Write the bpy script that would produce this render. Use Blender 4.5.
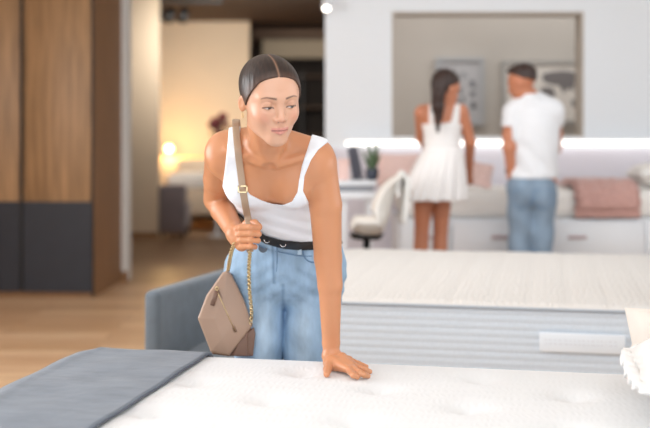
import bpy, bmesh, math, random
import numpy as np
import openvdb as vdb
from mathutils import Vector, Matrix

S = bpy.context.scene
COL = S.collection
for o in list(bpy.data.objects):
    bpy.data.objects.remove(o)
random.seed(4)

# ------------------------------------------------------------ camera
H, F_PX, HOR = 1.32, 1100.0, 132.0
cam_d = bpy.data.cameras.new('camera')
cam = bpy.data.objects.new('camera', cam_d)
COL.objects.link(cam)
cam.location = (0, 0, H)
cam.rotation_euler = (math.pi / 2, 0, 0)
cam_d.sensor_fit = 'HORIZONTAL'
cam_d.sensor_width = 36
cam_d.lens = F_PX * 36 / 650
cam_d.shift_y = -(214 - HOR) / 650
cam_d.clip_start = .1
cam_d.clip_end = 60
cam_d.dof.use_dof = True
cam_d.dof.focus_distance = 3.05
cam_d.dof.aperture_fstop = 2.0
S.camera = cam

# ------------------------------------------------------------ world, lights, exposure
w = bpy.data.worlds.new('world')
S.world = w
w.use_nodes = True
w.node_tree.nodes['Background'].inputs[0].default_value = (0.86, .93, 1, 1)
w.node_tree.nodes['Background'].inputs[1].default_value = .52


def area(name, loc, target, sx, sy, power, col=(1, 1, 1), spread=180):
    d = bpy.data.lights.new(name, 'AREA')
    d.shape = 'RECTANGLE'
    d.size, d.size_y = sx, sy
    d.energy = power
    d.color = col
    d.spread = math.radians(spread)
    o = bpy.data.objects.new(name, d)
    COL.objects.link(o)
    o.location = loc
    o.rotation_euler = (Vector(target) - Vector(loc)).to_track_quat('-Z', 'Y').to_euler()
    return o


area('ceiling_light_front', (0.3, 1.6, 2.94), (.3, 2.6, 0), 4.0, 2.4, 50, (.93, .97, 1))
area('ceiling_light_back', (0.9, 5.6, 2.94), (.9, 7.6, .4), 5.0, 2.2, 52, (.92, .965, 1))
area('fill_light_passage', (-2.6, 6.2, 2.94), (-2.6, 7.6, 0), 2.0, 2.6, 32, (.97, .97, 1))  # added fill over the passage, brightens the wardrobe
area('fill_light_far', (-.2, 18.2, 2.3), (-.2, 20, 2.7), 1.6, .5, 14, (1, .93, .84))  # added lamp aimed at the far beam to lift it
area('window_light_left', (-3.6, 3.6, 1.7), (0, 3.1, 1.1), 2.4, 2.0, 98, (.95, .975, 1))
area('area_light_right', (4.2, 3.2, 1.7), (0.4, 3.4, 1.0), 2.6, 2.2, 34, (.98, .99, 1))  # broad area lamp from the right side
area('fill_light_front', (-.4, -1.2, 1.7), (0, 3.2, .9), 3.2, 1.8, 38, (.9, .955, 1))  # added frontal fill from behind the camera
area('fill_light_lounge', (-.7, 12.9, 2.95), (-1.9, 16.6, 1.3), 2.0, .6, 54, (1, .95, .88), 100)  # added lamp out of view, aimed to brighten the cream wall
area('ceiling_light_annex', (1.6, 9.6, 2.9), (1.4, 10.6, 1.2), 3.0, .8, 20, (.97, .98, 1))

vs = S.view_settings
vs.view_transform = 'Standard'
vs.look = 'None'
vs.exposure = 0.31
vs.gamma = 1
vs.use_curve_mapping = False
S.cycles.use_denoising = True
S.cycles.max_bounces = 8


# ------------------------------------------------------------ helpers
def P(px, py, D):
    "a world point that the photograph shows at (px, py), at distance D in front of the camera"
    return np.array([(px - 325) * D / F_PX, D, H - (py - HOR) * D / F_PX])


def lin(c):
    return tuple((v / 255 / 12.92) if v / 255 <= .04045 else ((v / 255 + .055) / 1.055) ** 2.4 for v in c) + (1,)


def mat(name, rgb, rough=.6, metal=0, noise=None, bump=None, sheen=0, sss=0, attr=None, emit=None, coat=0, spec=None):
    """noise=(scale, amount, stretch xyz)  bump=(scale, strength, stretch)"""
    m = bpy.data.materials.new(name)
    m.use_nodes = True
    nt = m.node_tree
    b = nt.nodes['Principled BSDF']
    b.inputs['Roughness'].default_value = rough
    b.inputs['Metallic'].default_value = metal
    base = lin(rgb)
    b.inputs['Base Color'].default_value = base
    if spec is not None:
        b.inputs['Specular IOR Level'].default_value = spec
    if sheen:
        b.inputs['Sheen Weight'].default_value = sheen
    if coat:
        b.inputs['Coat Weight'].default_value = coat
    if sss:
        b.inputs['Subsurface Weight'].default_value = sss
        b.inputs['Subsurface Radius'].default_value = (.012, .004, .002)
        b.inputs['Subsurface Scale'].default_value = 1
    src = None
    if attr:
        a = nt.nodes.new('ShaderNodeAttribute')
        a.attribute_name = attr
        src = a.outputs['Color']
    tc = nt.nodes.new('ShaderNodeTexCoord')

    def noise_node(scale, st):
        mp = nt.nodes.new('ShaderNodeMapping')
        mp.inputs['Scale'].default_value = st
        nt.links.new(tc.outputs['Object'], mp.inputs['Vector'])
        n = nt.nodes.new('ShaderNodeTexNoise')
        n.inputs['Scale'].default_value = scale
        n.inputs['Detail'].default_value = 4
        nt.links.new(mp.outputs[0], n.inputs['Vector'])
        return n
    if noise:
        n = noise_node(noise[0], noise[2] if len(noise) > 2 else (1, 1, 1))
        mr = nt.nodes.new('ShaderNodeMapRange')
        mr.inputs['From Min'].default_value = .3
        mr.inputs['From Max'].default_value = .7
        mr.inputs['To Min'].default_value = 1 - noise[1]
        mr.inputs['To Max'].default_value = 1 + noise[1] * .6
        nt.links.new(n.outputs['Fac'], mr.inputs['Value'])
        vm = nt.nodes.new('ShaderNodeVectorMath')
        vm.operation = 'SCALE'
        if src:
            nt.links.new(src, vm.inputs[0])
        else:
            vm.inputs[0].default_value = base[:3]
        nt.links.new(mr.outputs[0], vm.inputs['Scale'])
        src = vm.outputs[0]
    if src:
        nt.links.new(src, b.inputs['Base Color'])
    if bump:
        n = noise_node(bump[0], bump[2] if len(bump) > 2 else (1, 1, 1))
        bp = nt.nodes.new('ShaderNodeBump')
        bp.inputs['Strength'].default_value = bump[1]
        bp.inputs['Distance'].default_value = bump[3] if len(bump) > 3 else .004
        nt.links.new(n.outputs['Fac'], bp.inputs['Height'])
        nt.links.new(bp.outputs[0], b.inputs['Normal'])
    if emit:
        b.inputs['Emission Color'].default_value = lin(emit[0])
        b.inputs['Emission Strength'].default_value = emit[1]
    return m


def new_obj(name, me, material=None, parent=None):
    o = bpy.data.objects.new(name, me)
    COL.objects.link(o)
    if material:
        for m_ in (material if isinstance(material, (list, tuple)) else [material]):
            me.materials.append(m_)
    if parent:
        o.parent = parent
        o.matrix_parent_inverse = Matrix.Identity(4)
    return o


def tag(o, label, cat, group=None, kind=None):
    o['label'] = label
    o['category'] = cat
    if group:
        o['group'] = group
    if kind:
        o['kind'] = kind
    return o


def empty(name, loc=(0, 0, 0), rz=0, label=None, cat=None, group=None):
    o = bpy.data.objects.new(name, None)
    o.empty_display_size = .05
    COL.objects.link(o)
    o.location = loc
    o.rotation_euler = (0, 0, rz)
    if label:
        tag(o, label, cat, group)
    return o


def bm_obj(name, bm, material, parent=None, smooth=False):
    me = bpy.data.meshes.new(name)
    bmesh.ops.recalc_face_normals(bm, faces=bm.faces[:])
    bm.to_mesh(me)
    bm.free()
    if smooth:
        me.polygons.foreach_set('use_smooth', [True] * len(me.polygons))
    return new_obj(name, me, material, parent)


def add_box(bm, x0, y0, z0, x1, y1, z1, bevel=0, seg=3):
    r = bmesh.ops.create_cube(bm, size=1)
    vs_ = r['verts']
    for v in vs_:
        v.co = Vector(((x0 + x1) / 2 + v.co.x * (x1 - x0), (y0 + y1) / 2 + v.co.y * (y1 - y0), (z0 + z1) / 2 + v.co.z * (z1 - z0)))
    if bevel:
        es = list({e for v in vs_ for e in v.link_edges})
        bmesh.ops.bevel(bm, geom=es, offset=bevel, segments=seg, affect='EDGES', profile=.5)


def box(name, a, b, material, parent=None, bevel=0, seg=3):
    bm = bmesh.new()
    add_box(bm, *a, *b, bevel=bevel, seg=seg)
    return bm_obj(name, bm, material, parent, smooth=bevel > 0)


def struct(o):
    o['kind'] = 'structure'
    return o


def add_cyl(bm, a, b, r0, r1=None, n=20):
    a, b = Vector(a), Vector(b)
    r1 = r0 if r1 is None else r1
    d = b - a
    M = Matrix.Translation((a + b) / 2) @ d.to_track_quat('Z', 'Y').to_matrix().to_4x4()
    bmesh.ops.create_cone(bm, cap_ends=True, segments=n, radius1=r0, radius2=r1, depth=d.length, matrix=M)


def tube(name, pts, r, material, parent=None, n=8, flat=None, closed=False):
    "sweep a circle (or an ellipse, flat=(rx, ry)) along points"
    pts = [Vector(p) for p in pts]
    bm = bmesh.new()
    rings = []
    N = len(pts)
    up = Vector((0, -1, 0))
    for i, p in enumerate(pts):
        t = (pts[(i + 1) % N if closed else min(i + 1, N - 1)] - pts[(i - 1) % N if closed else max(i - 1, 0)]).normalized()
        u = (up - t * up.dot(t))
        if u.length < .1:
            u = Vector((1, 0, 0)) - t * t.x
        u.normalize()
        up = u
        s_ = t.cross(u)
        rx, ry = flat if flat else (r, r)
        rings.append([bm.verts.new(p + s_ * math.cos(2 * math.pi * k / n) * rx + u * math.sin(2 * math.pi * k / n) * ry) for k in range(n)])
    for i in range(N if closed else N - 1):
        A, B = rings[i], rings[(i + 1) % N]
        for k in range(n):
            bm.faces.new((A[k], A[(k + 1) % n], B[(k + 1) % n], B[k]))
    if not closed:
        bm.faces.new(rings[0])
        bm.faces.new(rings[-1])
    return bm_obj(name, bm, material, parent, smooth=True)


def spline(pts, n):
    pts = [np.array(p, float) for p in pts]
    Q = [2 * pts[0] - pts[1]] + pts + [2 * pts[-1] - pts[-2]]
    out = []
    for i in range(1, len(Q) - 2):
        for j in range(n):
            t = j / n
            out.append(.5 * (2 * Q[i] + (Q[i + 1] - Q[i - 1]) * t + (2 * Q[i - 1] - 5 * Q[i] + 4 * Q[i + 1] - Q[i + 2]) * t ** 2 + (3 * Q[i] - Q[i - 1] - 3 * Q[i + 1] + Q[i + 2]) * t ** 3))
    out.append(pts[-1])
    return out


def lathe(name, prof, material, parent=None, n=28, loc=(0, 0, 0)):
    bm = bmesh.new()
    rings = []
    for r, z in prof:
        rings.append([bm.verts.new((loc[0] + max(r, 1e-4) * math.cos(2 * math.pi * k / n), loc[1] + max(r, 1e-4) * math.sin(2 * math.pi * k / n), loc[2] + z)) for k in range(n)])
    for A, B in zip(rings, rings[1:]):
        for k in range(n):
            bm.faces.new((A[k], A[(k + 1) % n], B[(k + 1) % n], B[k]))
    bm.faces.new(rings[0][::-1])
    bm.faces.new(rings[-1])
    return bm_obj(name, bm, material, parent, smooth=True)


# ------------------------------------------------------------ blended solids for bodies and clothes
class Field:
    def __init__(s, lo, hi, h):
        s.lo = np.array(lo, float)
        s.h = h
        s.n = np.ceil((np.array(hi) - s.lo) / h).astype(int) + 1
        s.d = np.full(s.n, .3, np.float32)
        s.ax = [(s.lo[i] + np.arange(s.n[i]) * h).astype(np.float32) for i in range(3)]

    def _sl(s, lo, hi):
        i0 = np.clip(np.floor((np.array(lo) - s.lo) / s.h).astype(int), 0, s.n)
        i1 = np.clip(np.ceil((np.array(hi) - s.lo) / s.h).astype(int) + 1, 0, s.n)
        if np.any(i1 <= i0):
            return None, None
        sl = tuple(slice(a, b) for a, b in zip(i0, i1))
        X, Y, Z = np.meshgrid(*[s.ax[i][sl[i]] for i in range(3)], indexing='ij', sparse=True)
        return sl, (X, Y, Z)

    def _mix(s, sl, d, k, sub):
        a = s.d[sl]
        if sub:
            a2, d2 = -a, d
        else:
            a2, d2 = a, d
        if k > 0:
            h = np.maximum(k - np.abs(a2 - d2), 0) / k
            r = np.minimum(a2, d2) - h * h * k * .25
        else:
            r = np.minimum(a2, d2)
        s.d[sl] = -r if sub else r

    def cone(s, a, b, ra, rb=None, k=.02, sub=False):
        rb = ra if rb is None else rb
        a, b = np.array(a, float), np.array(b, float)
        m = max(ra, rb) + k + .03
        sl, g = s._sl(np.minimum(a, b) - m, np.maximum(a, b) + m)
        if sl is None:
            return s
        X, Y, Z = g
        ab = b - a
        L = max(ab @ ab, 1e-12)
        t = np.clip(((X - a[0]) * ab[0] + (Y - a[1]) * ab[1] + (Z - a[2]) * ab[2]) / L, 0, 1)
        d = np.sqrt((X - a[0] - t * ab[0]) ** 2 + (Y - a[1] - t * ab[1]) ** 2 + (Z - a[2] - t * ab[2]) ** 2) - (ra + (rb - ra) * t)
        s._mix(sl, d, k, sub)
        return s

    def ell(s, c, r, R=None, k=.02, sub=False):
        c, r = np.array(c, float), np.array(r, float)
        m = r.max() + k + .03
        sl, g = s._sl(c - m, c + m)
        if sl is None:
            return s
        x, y, z = g[0] - c[0], g[1] - c[1], g[2] - c[2]
        if R is not None:
            R = np.array(R)          # rows: local axes in world
            x, y, z = (x * R[0][0] + y * R[0][1] + z * R[0][2], x * R[1][0] + y * R[1][1] + z * R[1][2], x * R[2][0] + y * R[2][1] + z * R[2][2])
        k0 = np.sqrt((x / r[0]) ** 2 + (y / r[1]) ** 2 + (z / r[2]) ** 2)
        k1 = np.sqrt((x / r[0] ** 2) ** 2 + (y / r[1] ** 2) ** 2 + (z / r[2] ** 2) ** 2)
        d = k0 * (k0 - 1) / np.maximum(k1, 1e-6)
        s._mix(sl, d, k, sub)
        return s

    def grid(s):
        return np.meshgrid(*s.ax, indexing='ij', sparse=True)

    def clip(s, d):
        s.d = np.maximum(s.d, d)
        return s

    def copy(s):
        f = Field.__new__(Field)
        f.lo, f.h, f.n, f.ax = s.lo, s.h, s.n, s.ax
        f.d = s.d.copy()
        return f

    def mesh(s, smooth=1):
        b = .3
        d = np.clip(s.d, -b, b).astype(np.float32)
        d[0], d[-1] = b, b
        d[:, 0], d[:, -1] = b, b
        d[:, :, 0], d[:, :, -1] = b, b
        g = vdb.FloatGrid(b)
        g.copyFromArray(d)
        pts, tris, quads = g.convertToPolygons(isovalue=0.0, adaptivity=0.0)
        pts = pts.astype(np.float64) * s.h + s.lo
        quads = quads[:, ::-1]
        if smooth and len(quads):
            e = np.concatenate([quads[:, [0, 1]], quads[:, [1, 2]], quads[:, [2, 3]], quads[:, [3, 0]]])
            for _ in range(smooth):
                for lam in (.5, -.52):
                    acc = np.zeros_like(pts)
                    cnt = np.zeros(len(pts))
                    for a_, b_ in ((0, 1), (1, 0)):
                        for c_ in range(3):
                            acc[:, c_] += np.bincount(e[:, a_], pts[e[:, b_], c_], len(pts))
                        cnt += np.bincount(e[:, a_], minlength=len(pts))
                    pts += lam * (acc / np.maximum(cnt, 1)[:, None] - pts)
        return pts, quads


def poly_sd(x, y, poly):
    "signed distance to a polygon (negative inside)"
    poly = np.array(poly, float)
    d = np.full(np.broadcast(x, y).shape, 1e9, np.float32)
    s = np.ones(d.shape, np.float32)
    n = len(poly)
    for i in range(n):
        a, b = poly[i], poly[i - 1]
        ex, ey = b - a
        wx, wy = x - a[0], y - a[1]
        t = np.clip((wx * ex + wy * ey) / (ex * ex + ey * ey), 0, 1)
        d = np.minimum(d, (wx - ex * t) ** 2 + (wy - ey * t) ** 2)
        c1, c2, c3 = y >= a[1], y < b[1], ex * wy > ey * wx
        fl = (c1 & c2 & c3) | (~c1 & ~c2 & ~c3)
        s = np.where(fl, -s, s)
    return s * np.sqrt(d)


def join_parts(parts):
    "parts: list of (pts, quads) -> one"
    P_, Q_, n = [], [], 0
    for p, q in parts:
        P_.append(p)
        Q_.append(q + n)
        n += len(p)
    return np.concatenate(P_), np.concatenate(Q_)


def keep_faces(pq, fn):
    p, q = pq
    c = p[q].mean(1)
    m = fn(c)
    q = q[m]
    used = np.unique(q)
    idx = np.full(len(p), -1)
    idx[used] = np.arange(len(used))
    return p[used], idx[q]


def arr_obj(name, pq, material, parent=None, colors=None):
    p, q = pq
    me = bpy.data.meshes.new(name)
    me.vertices.add(len(p))
    me.vertices.foreach_set('co', p.astype(np.float32).ravel())
    me.loops.add(len(q) * 4)
    me.loops.foreach_set('vertex_index', q.astype(np.int32).ravel())
    me.polygons.add(len(q))
    me.polygons.foreach_set('loop_start', np.arange(0, len(q) * 4, 4, dtype=np.int32))
    me.polygons.foreach_set('use_smooth', np.ones(len(q), bool))
    me.update(calc_edges=True)
    me.validate()
    if colors is not None:
        a = me.color_attributes.new('Col', 'FLOAT_COLOR', 'POINT')
        a.data.foreach_set('color', np.concatenate([colors, np.ones((len(p), 1))], 1).astype(np.float32).ravel())
    return new_obj(name, me, material, parent)


def L3(c):
    return np.array(lin(c)[:3])
# ------------------------------------------------------------ materials
M = {}
M['white_wall'] = mat('painted_brick_white', (236, 240, 244), .7, bump=(9, .25, (1, 1, 2.6), .01))
M['cream'] = mat('cream_plaster', (226, 206, 180), .8, noise=(1.2, .04))
M['taupe'] = mat('taupe_plaster', (190, 182, 172), .8, noise=(1.5, .05))
M['lilac'] = mat('pale_lilac_panel', (220, 216, 224), .7)
M['white'] = mat('white_lacquer', (234, 237, 241), .4)
M['white_trim'] = mat('white_trim', (240, 238, 234), .5)
M['oak'] = mat('brown_oak', (168, 130, 92), .5, noise=(5, .38, (5, 5, .35)), bump=(14, .15, (6, 6, .3), .002))
M['oak_side'] = mat('brown_oak_side', (150, 110, 74), .5, noise=(5, .2, (5, 5, .35)))
M['navy'] = mat('dark_slate_laminate', (46, 48, 56), .5, noise=(8, .1))
M['black'] = mat('matt_black', (22, 21, 22), .5)
M['brown_ceiling'] = mat('dark_brown_ceiling', (84, 64, 50), .8, noise=(3, .1))
M['ceiling'] = mat('white_ceiling', (240, 240, 238), .8)
M['dark_room'] = mat('dark_brown_panel', (48, 36, 28), .7, noise=(2, .4, (3, 1, .5)))
M['beam'] = mat('greige_beam', (160, 146, 126), .8)
M['grey_fabric'] = mat('grey_upholstery', (98, 108, 117), .9, noise=(14, .13), bump=(240, .35, (1, 1, 1), .0015), sheen=.3)
M['runner'] = mat('grey_velvet_runner', (112, 121, 133), .9, noise=(11, .14, (1, 2.2, 1)), bump=(26, .5, (1, 1.6, 1), .004), sheen=.2)
M['runner_edge'] = mat('dark_runner_hem', (92, 98, 108), .9)
M['mattress_side'] = mat('blue_grey_ticking', (218, 227, 236), .8, noise=(120, .05), bump=(300, .4, (1, 1, .5), .001))
M['mattress_side_grey'] = mat('grey_piping', (176, 184, 194), .7)
M['beige_fabric'] = mat('beige_fabric', (214, 196, 174), .9, noise=(6, .06))
M['chair_grey'] = mat('mauve_grey_velvet', (132, 120, 122), .9, sheen=.3, noise=(6, .1))
M['pink'] = mat('dusty_pink_knit', (208, 164, 155), .95, noise=(45, .13), bump=(60, .9, (1, 1, 1), .008), sheen=.4)
M['pale_pink'] = mat('pale_pink_plush', (238, 206, 198), .95, sheen=.4, bump=(60, .5))
M['linen'] = mat('white_linen', (244, 242, 238), .9, noise=(7, .03), bump=(16, .3, (1, 1, 1), .01))
M['metal_grey'] = mat('brushed_grey_metal', (150, 150, 154), .35, metal=.8)
M['handle'] = mat('rose_grey_handle', (196, 178, 180), .4)
M['strip'] = mat('led_strip_glow', (255, 250, 244), .5, emit=((255, 250, 242), 1.9))
M['lampglow'] = mat('warm_lamp_globe', (255, 225, 170), .5, emit=((255, 214, 140), 9))
M['warmstrip'] = mat('warm_led_strip', (255, 200, 120), .5, emit=((255, 190, 95), 1.1))
M['spotglow'] = mat('spot_lens', (255, 250, 240), .5, emit=((255, 246, 230), 6))
M['leaf'] = mat('green_leaf', (96, 120, 88), .6, noise=(20, .2))
M['stem'] = mat('stem_brown', (96, 82, 60), .8)
M['pot'] = mat('dark_blue_pot', (62, 68, 82), .5)
M['flower'] = mat('burgundy_petal', (104, 44, 46), .8, noise=(30, .3))
M['glass_dark'] = mat('grey_screen', (104, 104, 116), .3)


def quilt_mat(name, rgb, scale, strength):
    "knitted mattress ticking: a small wavy relief in rows"
    m = bpy.data.materials.new(name)
    m.use_nodes = True
    nt = m.node_tree
    b = nt.nodes['Principled BSDF']
    b.inputs['Base Color'].default_value = lin(rgb)
    b.inputs['Roughness'].default_value = .85
    b.inputs['Sheen Weight'].default_value = .2
    tc = nt.nodes.new('ShaderNodeTexCoord')
    mp = nt.nodes.new('ShaderNodeMapping')
    nt.links.new(tc.outputs['Object'], mp.inputs[0])
    outs = []
    for direction, sc, dist in (('X', scale, 6.0), ('Y', scale * .32, 3.0)):
        wv = nt.nodes.new('ShaderNodeTexWave')
        wv.bands_direction = direction
        wv.inputs['Scale'].default_value = sc
        wv.inputs['Distortion'].default_value = dist
        wv.inputs['Detail'].default_value = 1
        wv.inputs['Detail Scale'].default_value = 1.5
        nt.links.new(mp.outputs[0], wv.inputs['Vector'])
        outs.append(wv.outputs['Fac'])
    mu = nt.nodes.new('ShaderNodeMath')
    mu.operation = 'MULTIPLY'
    nt.links.new(outs[0], mu.inputs[0])
    nt.links.new(outs[1], mu.inputs[1])
    bp = nt.nodes.new('ShaderNodeBump')
    bp.inputs['Strength'].default_value = strength
    bp.inputs['Distance'].default_value = .006
    nt.links.new(mu.outputs[0], bp.inputs['Height'])
    nt.links.new(bp.outputs[0], b.inputs['Normal'])
    return m


M['ticking'] = quilt_mat('white_knit_ticking', (229, 230, 231), 18, .13)
M['ticking_cream'] = quilt_mat('cream_knit_ticking', (222, 218, 213), 12, .6)


def floor_mat():
    m = bpy.data.materials.new('oak_plank_floor')
    m.use_nodes = True
    nt = m.node_tree
    b = nt.nodes['Principled BSDF']
    b.inputs['Roughness'].default_value = .42
    tc = nt.nodes.new('ShaderNodeTexCoord')
    br = nt.nodes.new('ShaderNodeTexBrick')
    br.inputs['Color1'].default_value = lin((214, 178, 142))
    br.inputs['Color2'].default_value = lin((194, 154, 116))
    br.inputs['Mortar'].default_value = lin((170, 128, 90))
    br.inputs['Scale'].default_value = 1
    br.inputs['Mortar Size'].default_value = .004
    br.inputs['Brick Width'].default_value = 1.4
    br.inputs['Row Height'].default_value = .19
    nt.links.new(tc.outputs['Object'], br.inputs['Vector'])
    mp = nt.nodes.new('ShaderNodeMapping')
    mp.inputs['Scale'].default_value = (.5, 6, 1)
    nt.links.new(tc.outputs['Object'], mp.inputs[0])
    n = nt.nodes.new('ShaderNodeTexNoise')
    n.inputs['Scale'].default_value = 3
    n.inputs['Detail'].default_value = 5
    nt.links.new(mp.outputs[0], n.inputs['Vector'])
    mx = nt.nodes.new('ShaderNodeMix')
    mx.data_type = 'RGBA'
    mx.blend_type = 'OVERLAY'
    mx.inputs[0].default_value = .45
    nt.links.new(br.outputs['Color'], mx.inputs[6])
    nt.links.new(n.outputs['Fac'], mx.inputs[7])
    nt.links.new(mx.outputs[2], b.inputs['Base Color'])
    return m


M['floor'] = floor_mat()

# ------------------------------------------------------------ room shell
struct(box('floor', (-6, -1.5, -.1), (6, 22.2, 0), M['floor']))
struct(box('ceiling', (-6, -1.5, 3.0), (6, 10.6, 3.15), M['ceiling']))
struct(box('ceiling', (-6, 10.6, 3.0), (6, 22.2, 3.15), M['brown_ceiling']))
# white wall with the wide opening in it
bm = bmesh.new()
WY0, WY1 = 8.6, 8.8
ox0, ox1, oz0, oz1 = P(392, 0, WY0)[0], P(584, 0, WY0)[0], P(0, 138, WY0)[2], P(0, 11.5, WY0)[2]
add_box(bm, 0.0, WY0, 0, ox0, WY1, 3)
add_box(bm, ox1, WY0, 0, 6, WY1, 3)
add_box(bm, ox0, WY0, 0, ox1, WY1, oz0)
add_box(bm, ox0, WY0, oz1, ox1, WY1, 3)
struct(bm_obj('wall_back', bm, M['white_wall']))
bm = bmesh.new()
t = .022
for a in ((ox0 - .004, oz0, ox0 + t, oz1), (ox1 - t, oz0, ox1 + .004, oz1), (ox0 + t, oz1 - t, ox1 - t, oz1 + .004), (ox0 + t, oz0 - .004, ox1 - t, oz0 + t)):
    add_box(bm, a[0], WY0 + .01, a[1], a[2], WY1 + .01, a[3])
struct(bm_obj('trim_1', bm, mat('taupe_reveal', (184, 174, 162), .6)))
# room seen through the opening
struct(box('wall_annex', (.1, 10.4, 0), (6, 10.55, 3), M['taupe']))
# lilac panel under the lit ledge
struct(box('trim_2', (0.02, WY0 - .03, 0), (5.9, WY0, P(0, 149, 8.5)[2]), M['lilac']))
# pale pilaster and the wall segment left of the passage
struct(box('wall_pilaster', (-1.90, 9.72, 0), (-1.745, 9.9, 3), M['white_trim']))
struct(box('baseboard_pilaster', (-1.90, 9.70, 0), (-1.74, 9.72, .09), M['oak_side']))
struct(box('wall_left', (-3.8, 13.7, 0), (-2.08, 13.9, 3), M['cream']))
struct(box('baseboard_left', (-3.8, 13.68, 0), (-2.08, 13.7, .07), M['oak_side']))
struct(box('wall_far', (-5.5, 16.6, 0), (-1.14, 16.75, 2.99), M['cream']))
struct(box('trim_3', (-1.14, 20.0, 2.67), (1.5, 20.2, 3.0), M['beam']))
struct(box('wall_end', (-5.9, 22.0, 0), (5.9, 22.2, 3), M['dark_room']))
struct(box('wall_passage', (-6.1, -1.5, 0), (-5.9, 22.2, 3), M['cream']))

# ------------------------------------------------------------ wardrobe
wr = empty('wardrobe', (P(92, 0, 8.75)[0], 8.75, 0), math.radians(-3.5), 'tall wardrobe with oak upper doors and dark slate lower panels at the left', 'wardrobe')
box('carcass', (-1.78, .022, 0), (0, .95, 2.6), M['oak_side'], wr)
for x0, x1 in ((-.555, -.004), (-1.13, -.585), (-1.7, -1.16)):
    d = box('door', (x0, 0, .05), (x1, .021, 2.58), M['oak'], wr, bevel=.003, seg=1)
    box('lower_panel', (x0 - .001, -.006, .045), (x1 + .001, .0, .765), M['navy'], d)
for x0 in (-.58, -1.155):
    box('gap_strip', (x0, -.012, .05), (x0 + .02, .02, 2.58), M['black'], wr)  # dark handle gap between doors, put in as a black strip
box('side_edge', (-.003, -.004, 0), (.006, .03, 2.6), M['black'], wr)

# ------------------------------------------------------------ far lounge on the left
lo = empty('low_bed', (-1.25, 14.9, 0), 0, 'long beige low bed in the room behind the standing woman', 'bed')
bm = bmesh.new()
add_box(bm, -.86, -.42, .22, 1.0, .75, .56, bevel=.04)
bm_obj('base', bm, M['beige_fabric'], lo, True)
box('mattress', (-.84, -.40, .56), (.98, .74, .76), M['linen'], lo, bevel=.05)
box('headboard', (-.86, .76, .1), (1.0, .86, .93), M['beige_fabric'], lo, bevel=.03)
for x in (-.78, .9):
    for y in (-.3, .65):
        box('leg', (x - .03, y - .03, 0), (x + .03, y + .03, .24), M['oak_side'], lo)
sb = empty('sideboard', (-2.0, 16.2, 0), 0, 'low cream sideboard under the glowing warm wall light', 'sideboard')
box('carcass', (-.9, -.2, .08), (1.2, .25, .94), M['beige_fabric'], sb, bevel=.01)
box('light_strip', (-.9, -.19, .941), (1.2, -.16, .957), M['warmstrip'], sb)
for x in (-.8, 1.1):
    box('leg', (x, -.1, 0), (x + .05, .1, .08), M['black'], sb)
gl = empty('table_lamp', (P(169, 0, 16.15)[0], 16.15, .957), 0, 'small round glowing lamp on the sideboard', 'lamp')
lathe('lamp_base', [(.05, 0), (.05, .015), (.015, .02), (.015, .05)], M['metal_grey'], gl)
bm = bmesh.new()
bmesh.ops.create_uvsphere(bm, u_segments=20, v_segments=14, radius=.058, matrix=Matrix.Translation((0, 0, .115)))
bm_obj('globe', bm, M['lampglow'], gl, True)
pl = bpy.data.lights.new('table_lamp_light', 'POINT')
pl.energy = 17
pl.color = (1, .62, .25)
pl.shadow_soft_size = .08
plo = bpy.data.objects.new('table_lamp_light', pl)
COL.objects.link(plo)
plo.location = (P(169, 0, 15.9)[0], 15.9, 1.1)
# armchair
ac = empty('armchair', (P(175, 0, 14.0)[0], 14.0, 0), 0, 'mauve-grey velvet armchair at the foot of the far beige bed', 'armchair')
box('seat', (-.16, -.2, .08), (.17, .3, .42), M['chair_grey'], ac, bevel=.05)
box('backrest', (-.18, -.28, .05), (.17, -.12, .66), M['chair_grey'], ac, bevel=.05)
for x in (-.13, .13):
    for y in (-.2, .25):
        box('leg', (x - .015, y - .015, 0), (x + .015, y + .015, .1), M['black'], ac)
# burgundy flowers in a vase, on the bed's near table
vt = empty('side_table', (P(216, 0, 14.0)[0] + .02, 13.95, 0), 0, 'slim pale side table carrying the burgundy flowers', 'table')
lathe('table_top', [(.0, .70), (.17, .70), (.17, .72), (0, .72)], M['white'], vt)
lathe('pedestal', [(.13, 0), (.13, .015), (.02, .03), (.02, .70)], M['white'], vt)
fv = empty('flower_vase', (P(216, 0, 14.0)[0] + .02, 13.95, .72), 0, 'vase of burgundy flowers beyond the woman\'s shoulder', 'vase')
lathe('vase', [(.04, 0), (.06, .06), (.055, .16), (.03, .24), (.035, .27)], M['white'], fv)
bm = bmesh.new()
for k in range(11):
    a, r, z = random.uniform(0, 6.28), random.uniform(.02, .15), random.uniform(.52, .82)
    c = Vector((r * math.cos(a), r * math.sin(a) * .6, z))
    bmesh.ops.create_icosphere(bm, subdivisions=2, radius=random.uniform(.035, .06), matrix=Matrix.Translation(c))
for v in bm.verts:
    v.co += v.normal * random.uniform(-.008, .012)
bm_obj('blossom', bm, M['flower'], fv, True)
bm = bmesh.new()
for k in range(7):
    a = k * .9
    add_cyl(bm, (0, 0, .2), (.1 * math.cos(a), .06 * math.sin(a), .64), .006, n=6)
bm_obj('stem', bm, M['stem'], fv)

# dark shelving of the far store room
sh = empty('shelving_unit', (-.35, 21.5, 0), 0, 'dark shelving unit standing in the unlit far room', 'shelving')
for x in (-.55, -.1, .42):
    box('upright', (x - .03, -.2, 0), (x + .03, .2, 2.5), M['black'], sh)
walnut = mat('walnut_shelf', (96, 70, 50), .6)
for z in (.1, .7, 1.25, 1.8, 2.4):
    for x0, x1 in ((-.52, -.13), (-.07, .39)):
        box('shelf', (x0, -.2, z - .02), (x1, .2, z + .02), walnut, sh)

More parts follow.
